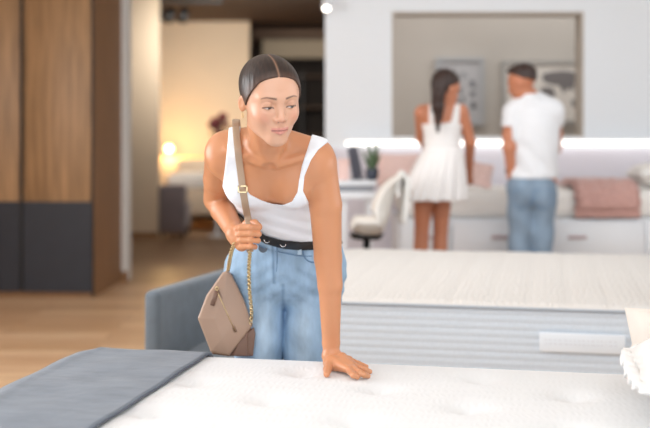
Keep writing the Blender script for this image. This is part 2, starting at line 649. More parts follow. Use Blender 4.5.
# track spotlights
trk = tag(box('ceiling_track', (-2.3, 13.98, 2.96), (-1.3, 14.02, 2.9995), M['black']), 'short black ceiling track carrying the spotlights', 'light track')
for i, (px, on, lbl) in enumerate(((159, 1, 'lit black track spotlight, leftmost on the ceiling track'), (170, 0, 'black track spotlight second from the left on the ceiling track'), (184, 0, 'black track spotlight rightmost on the ceiling track'))):
    x = P(px, 0, 14)[0]
    sp = empty('track_spotlight', (x, 14, 2.9), 0, lbl, 'spotlight', 'spotlights on the ceiling track')
    bm = bmesh.new()
    add_cyl(bm, (0, 0, 0), (0, 0, -.05), .012)
    bm_obj('stem', bm, M['black'], sp)
    bm = bmesh.new()
    add_cyl(bm, (.01, .03, -.02), (-.012, -.08, -.17), .056, .062)
    bm_obj('housing', bm, M['black'], sp, True)
    if on:
        bm = bmesh.new()
        add_cyl(bm, (-.012, -.0805, -.1705), (-.013, -.085, -.175), .045)
        bm_obj('lens', bm, M['spotglow'], sp)
sp = empty('track_spotlight', P(326.5, 10, 8.45) + np.array([0, 0, .1]), 0, 'single lit spotlight at the top edge of the white wall', 'spotlight')
bm = bmesh.new()
add_cyl(bm, (.012, .17, 0), (0, 0, -.03), .012)
bm_obj('stem', bm, M['white'], sp)
bm = bmesh.new()
add_cyl(bm, (0, .02, -.02), (0, -.03, -.09), .035, .038)
bm_obj('housing', bm, M['white'], sp, True)
bm = bmesh.new()
add_cyl(bm, (0, -.031, -.0915), (0, -.034, -.096), .026)
bm_obj('lens', bm, M['spotglow'], sp)

# ------------------------------------------------------------ things on the white wall
led = empty('wall_ledge', (0, WY0, 0), 0, 'long white wall ledge with a bright light strip under it', 'ledge')
zt = P(0, 143.2, 8.5)[2]
box('shelf', (.13, -.11, zt + .034), (5.8, -.001, zt + .05), M['white'], led)
box('light_strip', (.16, -.09, zt - .017), (5.8, -.065, zt + .017), M['strip'], led, bevel=.01)
for nm, x0, y0, x1, y1, lbl in (('a', 436, 57, 485, 125, 'grey framed street-plan print, the left picture seen through the opening'), ('b', 503, 60, 590, 124, 'framed world map print behind the man')):
    a, b = P(x0, y0, 10.3), P(x1, y1, 10.3)
    pf = empty('framed_picture', ((a[0] + b[0]) / 2, 10.37, b[2]), 0, lbl, 'picture', 'framed prints in the annex')
    wd, ht = b[0] - a[0], a[2] - b[2]
    fm = mat('grey_picture_frame', (176, 176, 176), .5) if nm == 'a' else mat('pale_picture_frame', (170, 166, 160), .5)
    bm = bmesh.new()
    t = .035
    for c in ((-wd / 2, 0, -wd / 2 + t, ht), (wd / 2 - t, 0, wd / 2, ht), (-wd / 2 + t, 0, wd / 2 - t, t), (-wd / 2 + t, ht - t, wd / 2 - t, ht)):
        add_box(bm, c[0], -.03, c[1], c[2], .029, c[3])
    bm_obj('frame', bm, fm, pf)
    box('print', (-wd / 2 + t, -.005, t), (wd / 2 - t, .01, ht - t), mat('print_paper', (186, 184, 184) if nm == 'a' else (222, 214, 204), .8), pf)
    dk = mat('print_ink', (112, 112, 116) if nm == 'a' else (122, 116, 114), .8)
    bm = bmesh.new()
    if nm == 'a':
        for k in range(26):
            x, z = random.uniform(-wd / 2 + .06, wd / 2 - .1), random.uniform(.08, ht - .16)
            add_box(bm, x, -.007, z, x + random.uniform(.01, .05), -.004, z + random.uniform(.01, .07))
    else:
        # continents as flat outlines: (u, v) on the print
        cont = [[(.10, .78), (.30, .82), (.34, .70), (.27, .62), (.25, .52), (.20, .55), (.14, .66)],
                [(.26, .50), (.34, .46), (.36, .36), (.30, .20), (.27, .30)],
                [(.46, .78), (.56, .82), (.72, .84), (.92, .80), (.94, .70), (.84, .62), (.82, .52), (.76, .56), (.72, .48), (.66, .60), (.58, .62), (.48, .66)],
                [(.46, .58), (.58, .58), (.62, .48), (.56, .30), (.52, .24), (.50, .42), (.45, .48)],
                [(.80, .38), (.90, .38), (.92, .28), (.82, .26)]]
        for c in cont:
            vs_ = [bm.verts.new((-wd / 2 + u * wd, -.0065, v * ht)) for u, v in c]
            f = bm.faces.new(vs_)
            r = bmesh.ops.extrude_face_region(bm, geom=[f])
            for v in r['geom']:
                if isinstance(v, bmesh.types.BMVert):
                    v.co.y += .004
    bm_obj('ink', bm, dk, pf)

# ------------------------------------------------------------ white captain's bed with drawers behind the couple
DX0, DX1, DY0, DY1 = P(398, 0, 7.72)[0], 3.2, 7.7, 8.52
cb = empty('drawer_bed', (0, DY0, 0), 0, 'white bed base with deep drawers along the white wall', 'bed')
zb = P(0, 219, 7.72)[2]
box('carcass', (DX0, .02, .0), (DX1, DY1 - DY0, zb), M['white'], cb, bevel=.006)
xs = [DX0 + .02, P(452, 0, 7.7)[0], P(549, 0, 7.7)[0], P(646, 0, 7.7)[0], DX1 - .02]
for i in range(4):
    for z0, z1 in ((.05, .34), (.35, zb - .02)):
        d = box('drawer', (xs[i] + .006, 0, z0), (xs[i + 1] - .006, .02, z1), M['white'], cb, bevel=.004, seg=1)
        xm = P(577, 0, 7.7)[0] if i == 2 else (xs[i] + xs[i + 1]) / 2
        zh = P(0, 237, 7.7)[2] if z1 > .5 else .22
        box('handle', (xm - .065, -.02, zh - .012), (xm + .065, 0, zh + .012), M['handle'], d, bevel=.005)
mt = tag(box('mattress', (DX0 + .02, DY0 + .03, zb), (DX1 - .02, DY1 - .02, P(0, 190, 7.75)[2]), M['linen'], bevel=.07, seg=5), 'white mattress lying on the white drawer bed', 'mattress')
# ------------------------------------------------------------ beds
RZ = math.radians(-11.5)


def rrect(w_, d_, r, n=10, per=.02):
    "outline points of a rounded rectangle, x 0..w, y 0..d, with outward normals"
    pts = []
    for cx, cy, a0 in ((w_ - r, r, -90), (w_ - r, d_ - r, 0), (r, d_ - r, 90), (r, r, 180)):
        for k in range(n + 1):
            a = math.radians(a0 + 90 * k / n)
            pts.append((cx + r * math.cos(a), cy + r * math.sin(a), math.cos(a), math.sin(a)))
    out = []
    for i, p in enumerate(pts):
        q = pts[(i + 1) % len(pts)]
        L = math.hypot(q[0] - p[0], q[1] - p[1])
        m = max(1, int(L / .06))
        for j in range(m):
            t = j / m
            out.append(tuple(p[k] * (1 - t) + q[k] * t for k in range(4)))
    return out


def make_top(name, w_, d_, rad, z0, ztop, er, fn, material, parent, step=.0125):
    "padded top panel: grid clamped to a rounded rectangle, edge rounded over er"
    nx, ny = int(w_ / step) + 1, int(d_ / step) + 1
    x, y = np.meshgrid(np.linspace(0, w_, nx), np.linspace(0, d_, ny), indexing='ij')
    cx, cy = np.clip(x, rad, w_ - rad), np.clip(y, rad, d_ - rad)
    dx, dy = x - cx, y - cy
    L = np.maximum(np.sqrt(dx * dx + dy * dy), 1e-9)
    # square corner cell -> quarter disc
    m = np.maximum(np.abs(dx), np.abs(dy))
    sc = np.where((np.abs(dx) > 0) & (np.abs(dy) > 0), m / L, 1)
    dx, dy = dx * sc, dy * sc
    px_, py_ = cx + dx, cy + dy
    e = rad - np.sqrt(dx * dx + dy * dy)
    inx = np.minimum(np.minimum(px_, w_ - px_), np.minimum(py_, d_ - py_))
    dist = np.where((np.abs(dx) > 0) & (np.abs(dy) > 0), e, inx)
    dist = np.clip(dist, 0, None)
    q = np.clip(1 - dist / er, 0, 1)
    z = z0 + (ztop - z0) * np.sqrt(np.clip(1 - q * q, 0, 1))
    z = z + fn(px_, py_) * np.clip(dist / .03, 0, 1)
    pts = np.stack([px_, py_, z], -1).reshape(-1, 3)
    idx = np.arange(nx * ny).reshape(nx, ny)
    q4 = np.stack([idx[:-1, :-1], idx[1:, :-1], idx[1:, 1:], idx[:-1, 1:]], -1).reshape(-1, 4)
    return arr_obj(name, (pts, q4), material, parent)


def make_side(name, w_, d_, rad, z0, z1, prof, material, parent, nz=40, inset=0.0):
    o = rrect(w_, d_, rad)
    n = len(o)
    pts, quads = [], []
    for j in range(nz + 1):
        t = j / nz
        b = prof(t) - inset
        for (x, y, nx_, ny_) in o:
            pts.append((x + nx_ * b, y + ny_ * b, z0 + (z1 - z0) * t))
    for j in range(nz):
        for i in range(n):
            a, b_ = j * n + i, j * n + (i + 1) % n
            quads.append((a, b_, b_ + n, a + n))
    # close the bottom and the top with fans of quads to the centre
    pts = np.array(pts)
    c0 = len(pts)
    pts = np.concatenate([pts, [[w_ / 2, d_ / 2, z0], [w_ / 2, d_ / 2, z1]]])
    for i in range(0, n - 1, 2):
        quads.append((c0, (i + 2) % n, i + 1, i))
        tt = nz * n
        quads.append((c0 + 1, tt + i, tt + i + 1, tt + (i + 2) % n))
    return arr_obj(name, (pts, np.array(quads)), material, parent)


def ring_tube(name, w_, d_, rad, z, r, material, parent, out=0):
    return tube(name, [(x + nx_ * out, y + ny_ * out, z) for x, y, nx_, ny_ in rrect(w_, d_, rad)], r, material, parent, n=6, closed=True)


ZT = .645


def channels(t):
    return .004 + .0032 * abs(math.sin(math.pi * t * 9)) ** .6


def local(o, X, Y):
    "world -> bed local"
    c, s = math.cos(RZ), math.sin(RZ)
    dx, dy = X - o[0], Y - o[1]
    return dx * c + dy * s, -dx * s + dy * c


# --- near mattress
NB = (-.745, 3.42)          # world position of its far left corner
c, s = math.cos(RZ), math.sin(RZ)
NW, ND = 2.0, 1.95
n0 = (NB[0] - (-s) * ND, NB[1] - c * ND)
# lattice of tufts, in bed coordinates
tu = local(n0, .429, 3.006)
va = (.285 * c + .117 * s, -.285 * s + .117 * c)
vb = (.206 * c - .2 * s, -.206 * s - .2 * c)
tufts = []
for i in range(-12, 13):
    for j in range(-12, 13):
        q = (tu[0] + i * va[0] + j * vb[0], tu[1] + i * va[1] + j * vb[1])
        if .06 < q[0] < NW - .06 and .06 < q[1] < ND - .06:
            tufts.append(q)


def near_relief(x, y):
    z = np.zeros_like(x)
    for tx, ty in tufts:
        r2 = (x - tx) ** 2 + (y - ty) ** 2
        z -= .019 * np.exp(-r2 / (.052 ** 2)) + .008 * np.exp(-r2 / (.013 ** 2))
    return z + .003


nm_ = empty('mattress', (n0[0], n0[1], 0), RZ, 'white tufted mattress nearest the camera under the woman\'s hand', 'mattress')
make_side('side_panel', NW, ND, .10, .36, ZT - .05, channels, M['mattress_side'], nm_)
make_top('pillow_top', NW, ND, .10, ZT - .055, ZT, .055, near_relief, M['ticking'], nm_)
ring_tube('piping', NW, ND, .10, ZT - .052, .006, M['mattress_side_grey'], nm_, .006)
ring_tube('piping', NW, ND, .10, .365, .006, M['mattress_side_grey'], nm_, .008)
nf = empty('storage_bed', (n0[0], n0[1], 0), RZ, 'grey upholstered bed base under the nearest white mattress', 'bed')
box('frame', (.02, .02, .08), (NW - .02, ND - .02, .358), M['grey_fabric'], nf, bevel=.02)
for x in (.1, NW - .16):
    for y in (.1, ND - .16):
        box('leg', (x, y, 0), (x + .06, y + .06, .09), M['black'], nf)

# --- grey runner lying over the left end of the near mattress
RW = .415


def runner():
    nu, nv = 60, 150
    pts = []
    er = .055
    arc = er * math.pi / 2

    def fold(t):
        "distance in from the edge -> (offset from edge, drop); t<0 hangs"
        return None
    L0, R0 = -.30, RW            # along x: hangs .30 over the left side, RW on top
    Y0, Y1 = 0.05, ND + .26       # along y: hangs .26 over the far edge

    def wrap(d):
        "d: signed arclength inward from the rim start; returns (inset, drop)"
        if d >= arc:
            return er + (d - arc), 0
        if d >= 0:
            a = (arc - d) / er
            return er - er * math.sin(a), er - er * math.cos(a)
        return 0, er - d
    for i in range(nu + 1):
        u = L0 + (R0 - L0 + .03) * i / nu
        for j in range(nv + 1):
            v = Y0 + (Y1 - Y0) * j / nv
            ix, dz1 = wrap(u)
            dl = ND - v
            iy, dz2 = wrap(dl)
            # round corner like the mattress underneath
            x, yy = ix, iy
            r = .10
            if x < r and yy < r:
                ax, ay = r - x, r - yy
                m_ = max(ax, ay)
                L = math.hypot(ax, ay)
                if L > 0:
                    x, yy = r - ax * m_ / L, r - ay * m_ / L
            drop = max(dz1, dz2) if (dz1 < 1e-6 or dz2 < 1e-6) else min(.4, math.hypot(dz1, dz2) if max(dz1, dz2) < er else max(dz1, dz2))
            wob = .0012 * math.sin(v * 23 + u * 5) + .001 * math.sin(u * 31 - v * 11) + .0035 * math.exp(-((u - .13 - .05 * math.sin(v * 3)) / .012) ** 2)
            out = .012
            x -= out * (1 if ix < .03 else 0) * 1.0
            yy -= out * (1 if iy < .03 else 0) * 1.0
            fl = .004 * math.sin(v * 14) * min(1, dz1 / .1)
            pts.append((x - fl, ND - yy, ZT + .0105 - drop + wob))
    idx = np.arange((nu + 1) * (nv + 1)).reshape(nu + 1, nv + 1)
    q4 = np.stack([idx[:-1, :-1], idx[1:, :-1], idx[1:, 1:], idx[:-1, 1:]], -1).reshape(-1, 4)
    rr = empty('bed_runner', (n0[0], n0[1], 0), RZ, 'grey velvety runner draped over the left end of the near mattress', 'bed runner')
    o = arr_obj('cloth', (np.array(pts), q4), M['runner'], rr)
    md = o.modifiers.new('thick', 'SOLIDIFY')
    md.thickness = .006
    md.offset = 1
    P_ = np.array(pts).reshape(nu + 1, nv + 1, 3)
    tube('hem', [tuple(p + np.array([0, 0, .0])) for p in P_[-1, ::3]], .0032, M['runner_edge'], rr, n=6)
    return rr


runner()

# --- back mattress and its grey bed frame
BL = (-.27, 4.50)           # front left corner


def back_relief(x, y):
    z = -.0035 * (1 - np.abs(np.sin(x * math.pi / .155))) ** 3 - .0025 * (1 - np.abs(np.sin(y * math.pi / .31))) ** 3
    return z + .003 * np.sin(x * 9 + np.sin(y * 6)) * .5 + .002


bmx = empty('mattress', (BL[0], BL[1], 0), RZ, 'cream topped mattress with blue-grey ribbed side behind the woman', 'mattress')
BWD, BDP = 2.0, 1.9
make_side('side_panel', BWD, BDP, .10, .37, ZT - .012, channels, M['mattress_side'], bmx, nz=60)
make_top('pillow_top', BWD, BDP, .10, ZT - .014, ZT + .006, .04, back_relief, M['ticking_cream'], bmx)
ring_tube('piping', BWD, BDP, .10, ZT - .012, .006, M['mattress_side_grey'], bmx, .012)
ring_tube('piping', BWD, BDP, .10, .375, .007, M['mattress_side_grey'], bmx, .008)
# white woven label on the side: find its ends on the front face
def front_hit(px):
    # intersection of the view ray in plan with the front face line
    k = (px - 325) / F_PX
    # point BL + t*(c, s): X = k*Y
    t_ = (k * BL[1] - BL[0]) / (c - k * s)
    return t_, BL[1] + t_ * s
t0_, D0 = front_hit(539.5)
t1_, D1 = front_hit(625)
zl1, zl0 = P(0, 331.5, D0)[2], P(0, 350.5, D0)[2]
lb = box('label', (t0_, -.020, zl0), (t1_, -.012, zl1), mat('white_satin_label', (240, 246, 252), .4), bmx, bevel=.003)
bm = bmesh.new()
x = t0_ + .02
while x < t1_ - .03:
    wl = random.uniform(.006, .016)
    add_box(bm, x, -.0212, zl0 + .03, x + wl, -.0198, zl0 + .034)
    add_box(bm, x, -.0212, zl0 + .045, x + wl * .8, -.0198, zl0 + .049)
    x += wl + .006
bm_obj('label_print', bm, mat('pale_grey_print', (226, 229, 235), .6), lb)

gf = empty('upholstered_bed', (-.765, 4.60, 0), RZ, 'grey upholstered bed frame around the ribbed back mattress', 'bed')
bm = bmesh.new()
add_box(bm, 0, 0, .03, .075, 2.0, .655, bevel=.028, seg=5)
fb = bm_obj('footboard', bm, M['grey_fabric'], gf, True)
fb.rotation_euler = (math.radians(-.6), 0, math.radians(-5))
bm = bmesh.new()
ox_, oy_ = local((-.765, 4.60), *BL)
add_box(bm, .105, oy_ + .0, .08, ox_ + BWD, oy_ + BDP - .02, .362, bevel=.02)
bm_obj('platform', bm, M['grey_fabric'], gf, True)
box('headboard', (ox_ + BWD + .03, oy_, .03), (ox_ + BWD + .13, oy_ + 1.9, 1.1), M['grey_fabric'], gf, bevel=.03)
for x in (.2, ox_ + BWD - .1):
    for y in (oy_ + .1, oy_ + BDP - .2):
        box('leg', (x, y, 0), (x + .06, y + .06, .09), M['black'], gf)
seam = [(.103, .06, .2)]


# --- pillows on the right of the near mattress
def pillow(name, label, centre, rot, w_, h_, t_, material, flange=0.0, cat='pillow', wrinkle=.004):
    "flat cushion standing in its local x-z plane, thickness along y"
    N = 44
    e = empty(name, centre, 0, label, cat)
    e.rotation_euler = rot
    pts, quads = [], []
    idx = {}
    for side in (1, -1):
        for i in range(N + 1):
            for j in range(N + 1):
                u, v = 2 * i / N - 1, 2 * j / N - 1
                pinch = 1 - .07 * (1 - abs(u)) * abs(v) ** 3
                pinch2 = 1 - .07 * (1 - abs(v)) * abs(u) ** 3
                prof = (max(0, 1 - abs(u / .94) ** 2.6) * max(0, 1 - abs(v / .94) ** 2.6)) ** .45
                y = side * (t_ / 2 * prof + .003)
                wr_ = wrinkle * math.sin(7 * u + 3 * v) * math.sin(5 * v - 2 * u) * prof
                idx[side, i, j] = len(pts)
                pts.append((u * w_ / 2 * pinch2, y + wr_, v * h_ / 2 * pinch))
        for i in range(N):
            for j in range(N):
                a = [idx[side, i, j], idx[side, i + 1, j], idx[side, i + 1, j + 1], idx[side, i, j + 1]]
                quads.append(a if side < 0 else a[::-1])
    for i in range(N):
        for (a, b) in (((i, 0), (i + 1, 0)), ((i + 1, N), (i, N)), ((0, i + 1), (0, i)), ((N, i), (N, i + 1))):
            quads.append([idx[1, a[0], a[1]], idx[1, b[0], b[1]], idx[-1, b[0], b[1]], idx[-1, a[0], a[1]]])
    arr_obj('cushion_body', (np.array(pts), np.array(quads)), material, e)
    if flange:
        # ruffled border
        P2, Q2 = [], []
        M_ = 220
        per = []
        for k in range(M_):
            t = k / M_ * 4
            sidei, f = int(t), t - int(t)
            u, v = [(2 * f - 1, -1), (1, 2 * f - 1), (1 - 2 * f, 1), (-1, 1 - 2 * f)][sidei]
            per.append((u, v))
        for k, (u, v) in enumerate(per):
            L = math.hypot(u, v)
            for q in range(4):
                f = q / 3
                ax, az = u * w_ / 2 * .95, v * h_ / 2 * .95
                fw_ = flange * f * (1 + .15 * math.sin(k * .53) * math.sin(k * .21 + 1)) * (1 - .75 * min(abs(u), abs(v)) ** 6)
                ox, oz = u / max(abs(u), abs(v)) * fw_, v / max(abs(u), abs(v)) * fw_
                if abs(u) < .999:
                    ox = 0
                if abs(v) < .999:
                    oz = 0
                P2.append((ax + ox, .010 * math.sin(k * .8) * f + .004 * math.sin(k * 2.1 + 1) * f, az + oz + .002 * f * math.sin(k * 1.3)))
        for k in range(M_):
            for q in range(3):
                a, b = k * 4 + q, ((k + 1) % M_) * 4 + q
                Q2.append((a, b, b + 1, a + 1))
        o = arr_obj('ruffle', (np.array(P2), np.array(Q2)), material, e)
        md = o.modifiers.new('t', 'SOLIDIFY')
        md.thickness = .003
    return e


M['pillow_white'] = mat('white_pillow_cotton', (242, 240, 238), .9, bump=(14, .5, (1, 1, 1), .02))
M['pillow_beige'] = mat('beige_pillow_linen', (238, 228, 218), .9, bump=(14, .3, (1, 1, 1), .01))
# ------------------------------------------------------------ people
SKIN, SKIN_D = L3((210, 146, 106)), L3((196, 128, 94))
M['skin'] = mat('warm_skin', (214, 150, 112), .38, sss=.1, attr='Col', bump=(70, .05, (1, 1, 1), .002))  # skin's own tones, taken from the Col attribute
M['skin_back'] = mat('tanned_skin', (196, 128, 96), .55, sss=.1)
M['hair'] = mat('dark_brown_hair', (54, 36, 28), .40, attr='Col', bump=(30, .55, (6, 1, 1), .004), spec=.5)
M['hair_back'] = mat('brown_hair', (52, 34, 28), .42, bump=(26, .6, (7, 7, .7), .006))
M['top_white'] = mat('white_ribbed_top', (244, 248, 255), .85, bump=(10, .35, (1, 1, 2.5), .012))
M['denim'] = mat('light_blue_denim', (140, 172, 202), .85, attr='Col', noise=(16, .24, (1.7, 1.7, .5)), bump=(13, .5, (1.6, 1.6, 1), .014))
M['denim_pale'] = mat('pale_denim', (184, 206, 224), .85)
M['denim_seam'] = mat('denim_seam', (112, 144, 178), .85)
M['belt'] = mat('black_leather_belt', (26, 26, 30), .35)
M['chrome'] = mat('silver_metal', (206, 206, 206), .25, metal=1)
M['gold'] = mat('gold_metal', (228, 206, 160), .28, metal=1)
M['strap'] = mat('taupe_leather_strap', (186, 160, 136), .45, bump=(60, .2))
M['bag'] = mat('taupe_leather', (176, 146, 126), .38, noise=(6, .08), bump=(26, .3, (1, 1, 1), .004))
M['bag_dark'] = mat('taupe_leather_gusset', (128, 98, 82), .45, bump=(30, .3))
M['shoe'] = mat('white_sneaker', (232, 230, 228), .5)
M['tee'] = mat('white_cotton_tee', (232, 233, 236), .9, bump=(7, .7, (1, 1, 1), .03))
M['dress'] = mat('white_cotton_dress', (240, 236, 234), .9, bump=(9, .4, (3, 3, .5), .02))
M['denim_back'] = mat('mid_blue_denim', (140, 160, 180), .85, noise=(7, .22, (1.4, 1.4, .7)), bump=(10, .5, (1.6, 1.6, 1), .015))

HC = P(269.8, 97.5, 2.93)                       # head centre
def rot(yaw, pitch, roll):
    "rows: right, forward, up of a head that faces -Y at zero"
    cy, sy = math.cos(yaw), math.sin(yaw)
    r = np.array([cy, sy, 0.])
    f = np.array([sy, -cy, 0.])
    u = np.array([0, 0, 1.])
    cp, sp = math.cos(pitch), math.sin(pitch)
    f, u = f * cp - u * sp, u * cp + f * sp
    cr, sr = math.cos(roll), math.sin(roll)
    r, u = r * cr + u * sr, u * cr - r * sr
    return np.array([r, f, u])


HR = rot(math.radians(22), math.radians(17), math.radians(4.5))
HS = .955


def hp(x, y, z):
    return HC + HS * (x * HR[0] + y * HR[1] + z * HR[2])


def head_prims(F, hair=False):
    R = HR
    E_ = lambda c, r, k=.02, sub=False, R_=R: F.ell(hp(*c), np.array(r) * HS, R_, k, sub)
    C_ = lambda a, b, ra, rb, k=.01, sub=False: F.cone(hp(*a), hp(*b), ra * HS, rb * HS, k, sub)
    E_((0, -.016, .034), (.077, .094, .080), .0)
    E_((0, .022, .010), (.069, .070, .084), .03)
    if hair:
        return F
    E_((0, .030, -.042), (.060, .058, .056), .03)
    C_((.040, .006, -.066), (.014, .066, -.098), .021, .016, .03)
    C_((-.040, .006, -.066), (-.014, .066, -.098), .020, .016, .03)
    E_((0, .074, -.099), (.017, .013, .014), .02)                      # chin
    for s in (-1, 1):
        E_((s * .037, .062, -.030), (.021, .022, .023), .025)            # cheek
        C_((s * .012, .087, .020), (s * .045, .070, .021), .008, .007, .018)  # brow
    # eye sockets
    for s in (-1, 1):
        E_((s * .033, .098, .003), (.017, .016, .011), .014, True)
    # nose
    C_((0, .082, .012), (0, .104, -.026), .0075, .0085, .012)
    E_((0, .107, -.032), (.0095, .010, .0085), .008)
    for s in (-1, 1):
        E_((s * .0125, .096, -.036), (.0072, .0085, .0065), .006)
        E_((s * .0068, .104, -.0425), (.0032, .005, .0028), .002, True)    # nostril
    # mouth
    E_((0, .0815, -.064), (.026, .014, .019), .018)
    for a, b in (((-.024, .0845, -.0655), (-.008, .0965, -.0615)), ((-.008, .0965, -.0615), (0, .097, -.0630)), ((0, .097, -.0630), (.008, .0965, -.0615)), ((.008, .0965, -.0615), (.024, .0845, -.0655))):
        C_(a, b, .0030 if abs(a[0]) > .01 else .0048, .0042 if abs(b[0]) < .01 else .0026, .004)
    for a, b in (((-.022, .085, -.0675), (0, .096, -.0735)), ((0, .096, -.0735), (.022, .085, -.0675))):
        C_(a, b, .0030 if abs(a[0]) > .01 else .0062, .0052 if abs(b[0]) < .01 else .0026, .004)
    for a, b in (((-.024, .091, -.0670), (-.008, .1035, -.0674)), ((-.008, .1035, -.0674), (.008, .1035, -.0674)), ((.008, .1035, -.0674), (.024, .091, -.0670))):
        C_(a, b, .0011, .0014, .002, True)                                 # parting of the lips
    # eyeballs and lids
    for s in (-1, 1):
        E_((s * .033, .0755, .0015), (.0128, .0128, .0122), .002)
        # upper lid hangs low: the eyes look down
        E_((s * .033, .0758, .0040), (.0148, .0140, .0118), .003)
        C_((s * .0190, .0830, -.0025), (s * .033, .0905, -.0065), .0016, .0020, .003)
        C_((s * .033, .0905, -.0065), (s * .0475, .0790, -.0015), .0020, .0016, .003)
    # ears
    for s in (-1, 1):
        E_((s * .0775, -.008, -.014), (.0060, .014, .024), .006, R_=rotz_local(R, s * -.6))
        E_((s * .0845, -.005, -.011), (.0035, .008, .014), .003, True, R_=rotz_local(R, s * -.6))
    return F


def rotz_local(R, a):
    c_, s_ = math.cos(a), math.sin(a)
    return np.array([R[0] * c_ + R[1] * s_ * -1, R[0] * s_ + R[1] * c_, R[2]])


# joints of the woman, seen at these pixels and at these depths
J = dict(
    shl=P(221, 153, 3.13), shr=P(320, 163, 3.10),
    ell=P(217, 199, 3.36), wrl=P(236, 234, 3.165),
    elr=P(328, 258, 3.15), wrr=P(331, 343, 3.175),
    hip=P(294, 262, 3.50), chest=P(271, 178, 3.19), waist=P(281, 222, 3.34),
    neck=P(268, 152, 3.09), kneel=P(260, 392, 3.50), kneer=P(304, 392, 3.48))
HIPL, HIPR = P(257, 274, 3.48), P(317, 274, 3.49)


def torso_prims(F):
    up = J['chest'] - J['waist']
    up /= np.linalg.norm(up)
    rt = np.array([1, .05, -.06])
    rt -= up * (rt @ up)
    rt /= np.linalg.norm(rt)
    fw = np.cross(up, rt)                         # points away from the chest? fixed below
    if fw[1] > 0:
        fw = -fw
    R = np.array([rt, fw, up])
    c = J['chest']
    F.ell(c - fw * .005, (.137, .092, .165), R, 0)
    F.ell(J['waist'] + up * .02, (.112, .080, .13), R, .06)
    F.ell(P(292, 250, 3.46), (.145, .100, .10), R, .06)
    # shoulder girdle
    F.cone(J['shl'] + np.array([.03, 0, -.01]), J['shr'] + np.array([-.03, 0, -.01]), .052, .052, .05)
    F.ell(P(247, 188, 3.125), (.056, .046, .056), R, .04)
    F.ell(P(294, 189, 3.105), (.056, .046, .056), R, .04)
    return F, R


def neck_prims(F):
    F.cone(P(268, 166, 3.12), P(268, 124, 2.99), .055, .050, .03)
    F.cone(P(262, 140, 3.10), P(226, 146, 3.15), .034, .038, .05)
    F.cone(P(274, 142, 3.10), P(318, 153, 3.13), .034, .038, .05)
    # collar bones and throat muscles
    F.cone(P(262, 163, 3.03), P(228, 150, 3.07), .008, .008, .022)
    F.cone(P(276, 165, 3.03), P(312, 155, 3.05), .008, .008, .022)
    F.cone(P(270, 164, 3.02), P(252, 126, 3.00), .010, .010, .02)
    F.cone(P(272, 164, 3.02), P(285, 130, 3.00), .010, .010, .02)
    F.ell(P(270.5, 168, 3.015), (.012, .012, .012), None, .018, True)
    return F


def arm_prims(F):
    for sh, el, wr, rs in ((J['shl'], J['ell'], J['wrl'], 1), (J['shr'], J['elr'], J['wrr'], 0)):
        d = np.array([0, 0, -1.])
        F.ell(sh + np.array([.004 if rs else -.002, 0, -.008]), (.046, .052, .058), None, .03)
        m = sh * .45 + el * .55
        if rs:
            F.cone(sh, m, .046, .045, .007)
            F.cone(m, el, .045, .041, .007)
            f1 = el * .68 + wr * .32
            F.cone(el, f1, .039, .037, .007)
            F.cone(f1, wr, .037, .026, .007)
        else:
            m1 = P(325.5, 205, 3.12)
            F.cone(sh, m1, .046, .046, .007)
            F.cone(m1, el, .046, .0395, .007)
            f1 = P(330, 285, 3.155)
            F.cone(el, f1, .0395, .036, .007)
            F.cone(f1, wr, .034, .0255, .007)
    return F


def finger(F, pts, r0, r1, k=.004):
    pts = [np.array(p) for p in pts]
    n = len(pts) - 1
    for i in range(n):
        ra = r0 + (r1 - r0) * i / n
        rb = r0 + (r1 - r0) * (i + 1) / n
        F.cone(pts[i], pts[i + 1], ra, rb, .003 if i else k)
    return F


TZ = ZT + .004


def on_bed(px, py, up):
    "point `up` above the mattress top seen at this pixel"
    z = TZ + up
    D = (H - z) * F_PX / (py - HOR)
    return np.array([(px - 325) * D / F_PX, D, z])


def hand_right_prims(F):
    "her left hand, pressed flat on the bed: thumb towards the camera, fingers towards the pillow"
    w = J['wrr']
    k1 = on_bed(348.5, 369.5, .016)
    k2 = on_bed(350.5, 366.0, .019)
    k3 = on_bed(350.5, 362.5, .019)
    k4 = on_bed(349.0, 359.5, .016)
    heel = on_bed(331, 364, .018)
    heel2 = on_bed(330, 358, .020)
    F.cone(w, heel2 + np.array([.004, 0, .012]), .0250, .022, .007)
    for kk, h_ in ((k1, heel), (k2, heel), (k3, heel2), (k4, heel2)):
        F.cone(h_ + np.array([0, 0, .004]), kk, .0185, .0105, .016)
    F.cone(w * .4 + k2 * .6, k2, .012, .010, .02)
    T = [(k1, on_bed(353.5, 375.2, .015), on_bed(357.5, 377.2, .0075)),
         (k2, on_bed(359.5, 372.6, .017), on_bed(364.5, 375.0, .012), on_bed(368, 376.0, .0072)),
         (k3, on_bed(360.0, 367.8, .017), on_bed(366.0, 370.2, .012), on_bed(369.8, 371.6, .0072)),
         (k4, on_bed(358.0, 363.2, .013), on_bed(366.5, 366.6, .0068))]
    for t_, (a, b) in zip(T, ((.0098, .0074), (.0098, .0072), (.0094, .0070), (.0084, .0062))):
        finger(F, t_, a, b, .006)
    finger(F, (heel + np.array([-.004, 0, .006]), on_bed(327.5, 369.5, .014), on_bed(326.6, 374.4, .0085)), .0150, .0088, .008)
    return F


FIST = P(247, 238, 3.12)


